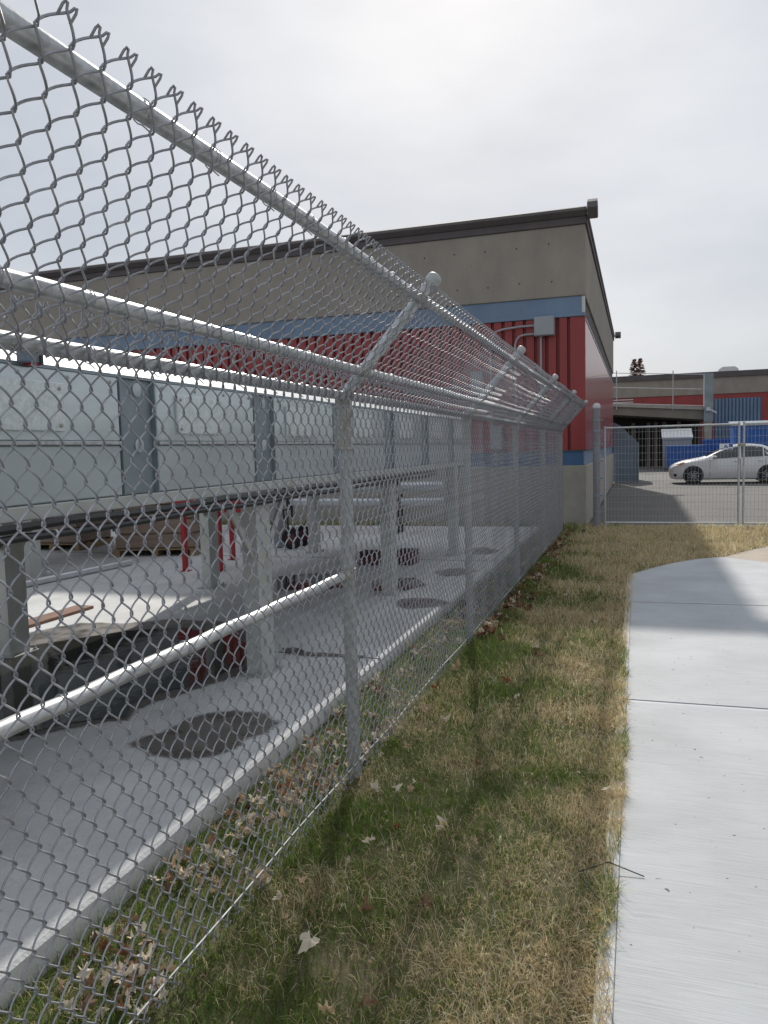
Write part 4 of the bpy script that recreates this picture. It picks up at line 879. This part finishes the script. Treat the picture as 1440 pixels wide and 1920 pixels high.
def lawn_patch(name, x0, x1, y0, y1, dens, lmul, label, edge=None):
    N = int((x1 - x0) * (y1 - y0) * dens); x = rng.uniform(x0, x1, N); y = rng.uniform(y0, y1, N)
    if edge is not None: k = edge(x, y); x, y = x[k], y[k]
    cl = vnoise(x, y, .10, 21); k = rng.random(len(x)) < .25 + 1.1 * cl; x, y = x[k], y[k]; N = len(x)
    # dry towards the walkway, green by the fence and in patches
    g = 1.12 - 0.92 * np.clip((x - FX) / 1.15, 0, 1) + 1.15 * (vnoise(x, y, .42, 5) - .5) + .6 * (vnoise(x, y, .16, 6) - .5)
    g = g - .22 * np.clip((y - 3.5) / 3, 0, 1) - .35 * np.clip((y - 9.5) / 4, 0, 1)
    isg = rng.random(N) < np.clip(g, .06, .93)
    green = np.array([.066, .116, .020]); green2 = np.array([.146, .208, .046]); straw = np.array([.62, .51, .315]); straw2 = np.array([.38, .30, .17]); pale = np.array([.68, .60, .44])
    f = rng.random((N, 1)); tint = np.where(isg[:, None], green * (1 - f) + green2 * f, straw * (1 - f) + straw2 * f)
    pk = (~isg) & (rng.random(N) < .12); tint[pk] = pale
    tint *= rng.uniform(.95, 1.65, (N, 1)); tint = np.minimum(tint, .85)
    stem = rng.random(N) < .025
    L = np.where(stem, 1.6, 1.0) * np.where(isg, rng.uniform(.034, .075, N), rng.uniform(.035, .095, N)) * lmul * (.7 + .6 * vnoise(x, y, .25, 8)); wd = np.where(isg, rng.uniform(.0022, .0036, N), rng.uniform(.0018, .0034, N)) * (lmul ** 1.2)
    lean = np.where(isg, rng.uniform(.3, 1.2, N), rng.uniform(.6, 1.4, N))
    P = np.stack([x, y, np.where((x > WALK_X) & (y < 9.6), WZ - .004, lawn_z(x, y) - .003)], 1)
    V, Fc, T = blades(P, L, wd, lean, tint)
    o = place(name, np_mesh(name, V, Fc, M['grass'], T)); tag(o, label, 'grass', kind='stuff'); return o
def edge_main(x, y):
    e = WALK_X + .030 + .03 * (vnoise(x * 0 + 1, y, .16, 31)) + .06 * (vnoise(x * 0 + 3, y, .7, 32) - .45) + .02 * (vnoise(x * 0 + 5, y, .05, 33) - .5)
    return (x < e) & ((x < PAD_X - 99) | (x > PAD_X + .015))
lawn_patch('lawn_grass', PAD_X, 0.0, 1.3, 4.2, 15500, .92, 'patchy green and straw coloured grass between fence and walkway, foreground', edge_main)
lawn_patch('lawn_grass', WALK_X - .03, 0.0, 1.5, 6.5, 16000, .8, 'ragged grass fringe creeping over the walkway edge', edge_main)
lawn_patch('lawn_grass', PAD_X, 0.0, 4.2, 8.0, 7000, 1.25, 'patchy grass between fence and walkway, middle stretch', edge_main)
def edge_far(x, y):
    ex = np.interp(y, [8, 9.68, 10.22, 10.68, 11.1, 11.33, 11.95, 12.64, 13.2], [WALK_X + .03, -.07, .18, .44, .78, 1.1, 1.42, 1.85, 2.6]); ex = np.where(y > 13.2, 8, ex)
    return (x < ex + .02 * (vnoise(x, y, .2, 35) - .3)) & (x > PAD_X + .015) & ((x > BX - .3) | (y < 15.45))
lawn_patch('lawn_grass', PAD_X, 3.4, 8.0, 15.55, 3000, 1.7, 'drier grass at the far end of the lawn by the building', edge_far)
lawn_patch('verge_grass', -14, PAD_X, 14.37, 15.44, 1400, 2.6, 'narrow green grass strip between the pad and the building wall')

# ------------------------------------------------------------------ leaves
def leaf_geo(seed, n=40):
    r = random.Random(seed); out = []
    for k in range(n):
        a = 2 * math.pi * k / n; u = (2.5 * (a - math.pi / 2) / math.pi) % 1.0; q = abs(1 - 2 * u) ** 1.25
        rad = (.56 + .44 * q) * (0.86 + .14 * math.cos(a - math.pi / 2)) + .07 * math.sin(13 * a + seed) + r.uniform(-.06, .06)
        if abs(((a - 1.5 * math.pi + math.pi) % (2 * math.pi)) - math.pi) < .35: rad *= .55
        out.append((rad * math.cos(a), rad * math.sin(a)))
    V = [(0, 0, .08)]; cu = r.uniform(-.5, .5); ph = r.uniform(0, 6)
    for f in (.55, 1.0):
        for (x, y) in out: V.append((x * f, y * f, (x * f) ** 2 * (.42 + .5 * cu) + (y * f) ** 2 * .5 * cu + f * .17 * math.sin(4 * math.atan2(y, x) + ph) + r.uniform(-.05, .05) * f))
    V.append((.03, -.3, .05)); V.append((-.03, -.3, .05)); V.append((.05 * cu, -1.15, .18))
    Fc = [(0, 1 + k, 1 + (k + 1) % n) for k in range(n)]
    for k in range(n): j = (k + 1) % n; Fc += [(1 + k, 1 + n + k, 1 + n + j), (1 + k, 1 + n + j, 1 + j)]
    Fc.append((2 * n + 1, 2 * n + 2, 2 * n + 3))
    return np.array(V), np.array(Fc)
LG = [leaf_geo(s) for s in range(7)]; LGL = [leaf_geo(s + 50, 20) for s in range(5)]
PAL = dict(tan=(.48, .36, .23), brown=(.24, .145, .09), pale=(.70, .62, .50), rust=(.24, .10, .045), dark=(.10, .06, .045))
def put(V, P, sc, rz, tx, ty):
    c, s = math.cos(rz), math.sin(rz); A = np.array([[c, -s, 0], [s, c, 0], [0, 0, 1]]); c, s = math.cos(tx), math.sin(tx); B = np.array([[1, 0, 0], [0, c, -s], [0, s, c]]); c, s = math.cos(ty), math.sin(ty); D = np.array([[c, 0, s], [0, 1, 0], [-s, 0, c]])
    return (V * sc) @ (A @ B @ D).T + np.array(P)
lv = []; lf = []; lt = []; off = 0
def litter(P, sc, tint, flat=.5):
    global off
    V, Fc = LGL[random.randrange(5)]; V = V * np.array([random.uniform(.45, 1), 1, random.uniform(.9, 2.6)])
    W = put(V, P, sc, random.uniform(0, 6.28), random.gauss(0, flat), random.gauss(0, flat)); W[:, 2] += max(0, P[2] - W[:, 2].min() - .004) * .6
    lv.append(W); lf.append(Fc + off); off += len(V); lt.append(np.repeat(np.array([tint]) * random.uniform(.75, 1.2), len(V), axis=0))
def pick(ws): return PAL[random.choices(list(ws), list(ws.values()))[0]]
for i in range(2000):
    y = 1.3 + 13.2 * random.random() ** 1.35; x = random.uniform(PAD_X + .03, FX - .005)
    d = float(vnoise(np.array([x]), np.array([y]), .22, 44)[0]) + .5 * float(vnoise(np.array([x]), np.array([y]), .7, 45)[0])
    if d < .74: continue
    litter((x, y, .015 + random.uniform(0, .03)), random.uniform(.013, .040), pick(dict(tan=4, brown=2.5, pale=5, rust=.6, dark=.6)), .75)
for i in range(760):
    y = random.uniform(5.6, 14.4); x = FX + .03 + abs(random.gauss(0, .10)) * (1.2 if y > 6.8 else .8)
    if float(vnoise(np.array([x]), np.array([y]), .4, 46)[0]) < .26: continue
    litter((x, y, .015 + random.uniform(0, .03)), random.uniform(.022, .046), pick(dict(tan=2, brown=4, pale=1.2, rust=2.2, dark=1.5)))
for i in range(150):
    x = random.uniform(FX, -.2); y = 1.6 + 13 * random.random()
    litter((x, y, .018), random.uniform(.010, .022), pick(dict(tan=2, brown=3, pale=2)))
tag(place('leaf_litter', np_mesh('leaf_litter', np.concatenate(lv), np.concatenate(lf), M['leaf'], np.concatenate(lt))), 'drift of dry brown and tan leaves along the foot of the fence', 'leaves', kind='stuff')

LEAVES = [(582, 1778, .050, 'pale', 'large bright pale maple leaf lying on green grass in the foreground'),
 (835, 1562, .050, 'pale', 'pale leaf with a yellow spot in mid lawn'), (693, 1585, .036, 'pale', 'pale curled leaf left of the yellow spotted leaf'),
 (686, 1712, .038, 'brown', 'flat brown leaf nearest the bright pale maple leaf'), (562, 1658, .036, 'tan', 'tan leaf beside the fence foot, above the bright pale maple leaf'),
 (525, 1684, .030, 'pale', 'small whitish leaf close to the fence bottom in the foreground'), (890, 1580, .042, 'tan', 'tan leaf just right of the yellow spotted leaf'),
 (760, 1408, .038, 'tan', 'curled tan leaf on grass right of the nearest post'), (895, 1438, .036, 'brown', 'brown leaf in dry grass halfway to the walkway'),
 (802, 1341, .055, 'tan', 'large tan maple leaf near the fence beyond the nearest post'), (832, 1352, .040, 'pale', 'pale leaf touching the large tan maple leaf'),
 (1012, 1232, .070, 'brown', 'big brown crumpled leaf in mid lawn, between second post and walkway'), (952, 1281, .055, 'rust', 'rust brown leaf short of the big crumpled leaf'),
 (971, 1309, .032, 'pale', 'small pale leaf beside the rust brown leaf'), (1144, 1486, .040, 'pale', 'whitish leaf at the walkway edge'),
 (858, 1257, .060, 'tan', 'broad tan leaf at the fence foot by the second post'), (818, 1295, .045, 'rust', 'rust leaf against the fence short of the second post'),
 (930, 1445, .030, 'tan', 'small tan leaf right of the brown leaf in dry grass'), (742, 1486, .034, 'pale', 'upright pale leaf on green grass below the nearest post'),
 (704, 1484, .036, 'pale', 'pale leaf tucked at the foot of the nearest post'), (770, 1489, .030, 'tan', 'tan leaf right of the upright pale leaf'),
 (797, 1705, .046, 'brown', 'dull brown leaf half sunk in straw in the lower foreground'), (1128, 1167, .050, 'tan', 'tan leaf on the far lawn nearest the walkway corner'),
 (1064, 1118, .060, 'pale', 'pale leaf lying long on the far lawn'), (1260, 1040, .070, 'tan', 'tan leaf on dry grass beyond the walkway end'),
 (1118, 1168, .045, 'pale', 'pale leaf left of the tan leaf by the walkway corner'), (1205, 1052, .06, 'pale', 'small pale leaf on dry grass left of the tan leaf beyond the walkway'),
 (612, 1905, .050, 'tan', 'large pale tan leaf at the bottom edge of the photo'), (683, 1892, .046, 'brown', 'brown leaf at the bottom edge of the photo'),
 (745, 1555, .024, 'rust', 'small rust leaf left of the pale curled leaf'), (1005, 1215, .045, 'pale', 'pale leaf just beyond the big crumpled leaf'), (790, 1285, .04, 'brown', 'brown leaf pressed against the fence mesh before the second post')]
for i, (x, y, sc, c, lab) in enumerate(LEAVES):
    P = gz(x, y, .022); V, Fc = LG[i % 7]; V = V * np.array([random.uniform(.6, 1), 1, random.uniform(.9, 1.9)]); V = put(V, (0, 0, 0), sc * .95, random.uniform(0, 6.28), random.gauss(0, .38), random.gauss(0, .38)); V[:, 2] -= V[:, 2].min()
    T = np.repeat(np.array([PAL[c]]) * random.uniform(.85, 1.1), len(V), axis=0)
    if 'yellow' in lab and 'with' in lab: T[20:28] = (.75, .48, .03)
    o = place('fallen_leaf', np_mesh('fallen_leaf', V, Fc, M['leaf'], T), None, (P[0], P[1], .026)); tag(o, lab, 'leaf', 'fallen leaves on the lawn')

# two black twigs across the walkway edge
def twig(pts, z, label):
    b = MB(); b.tube([tuple(gz(x, y, z)[:2]) + (zz,) for x, y, zz in pts], [.0018, .0030, .0028, .0012][:len(pts)] if len(pts) == 4 else [.0018, .0028, .0022], 6); tag(b.build('twig', M['twig'], None, True), label, 'twig', 'black twigs at the walkway edge')
twig([(1082, 1638, .035), (1141, 1626, .05), (1208, 1642, .027)], .03, 'thin black twig reaching over onto the walkway concrete')
twig([(1085, 1641, .035), (1118, 1682, .034), (1149, 1711, .028), (1157, 1724, .026)], .03, 'thin black bent twig in the grass along the walkway edge')
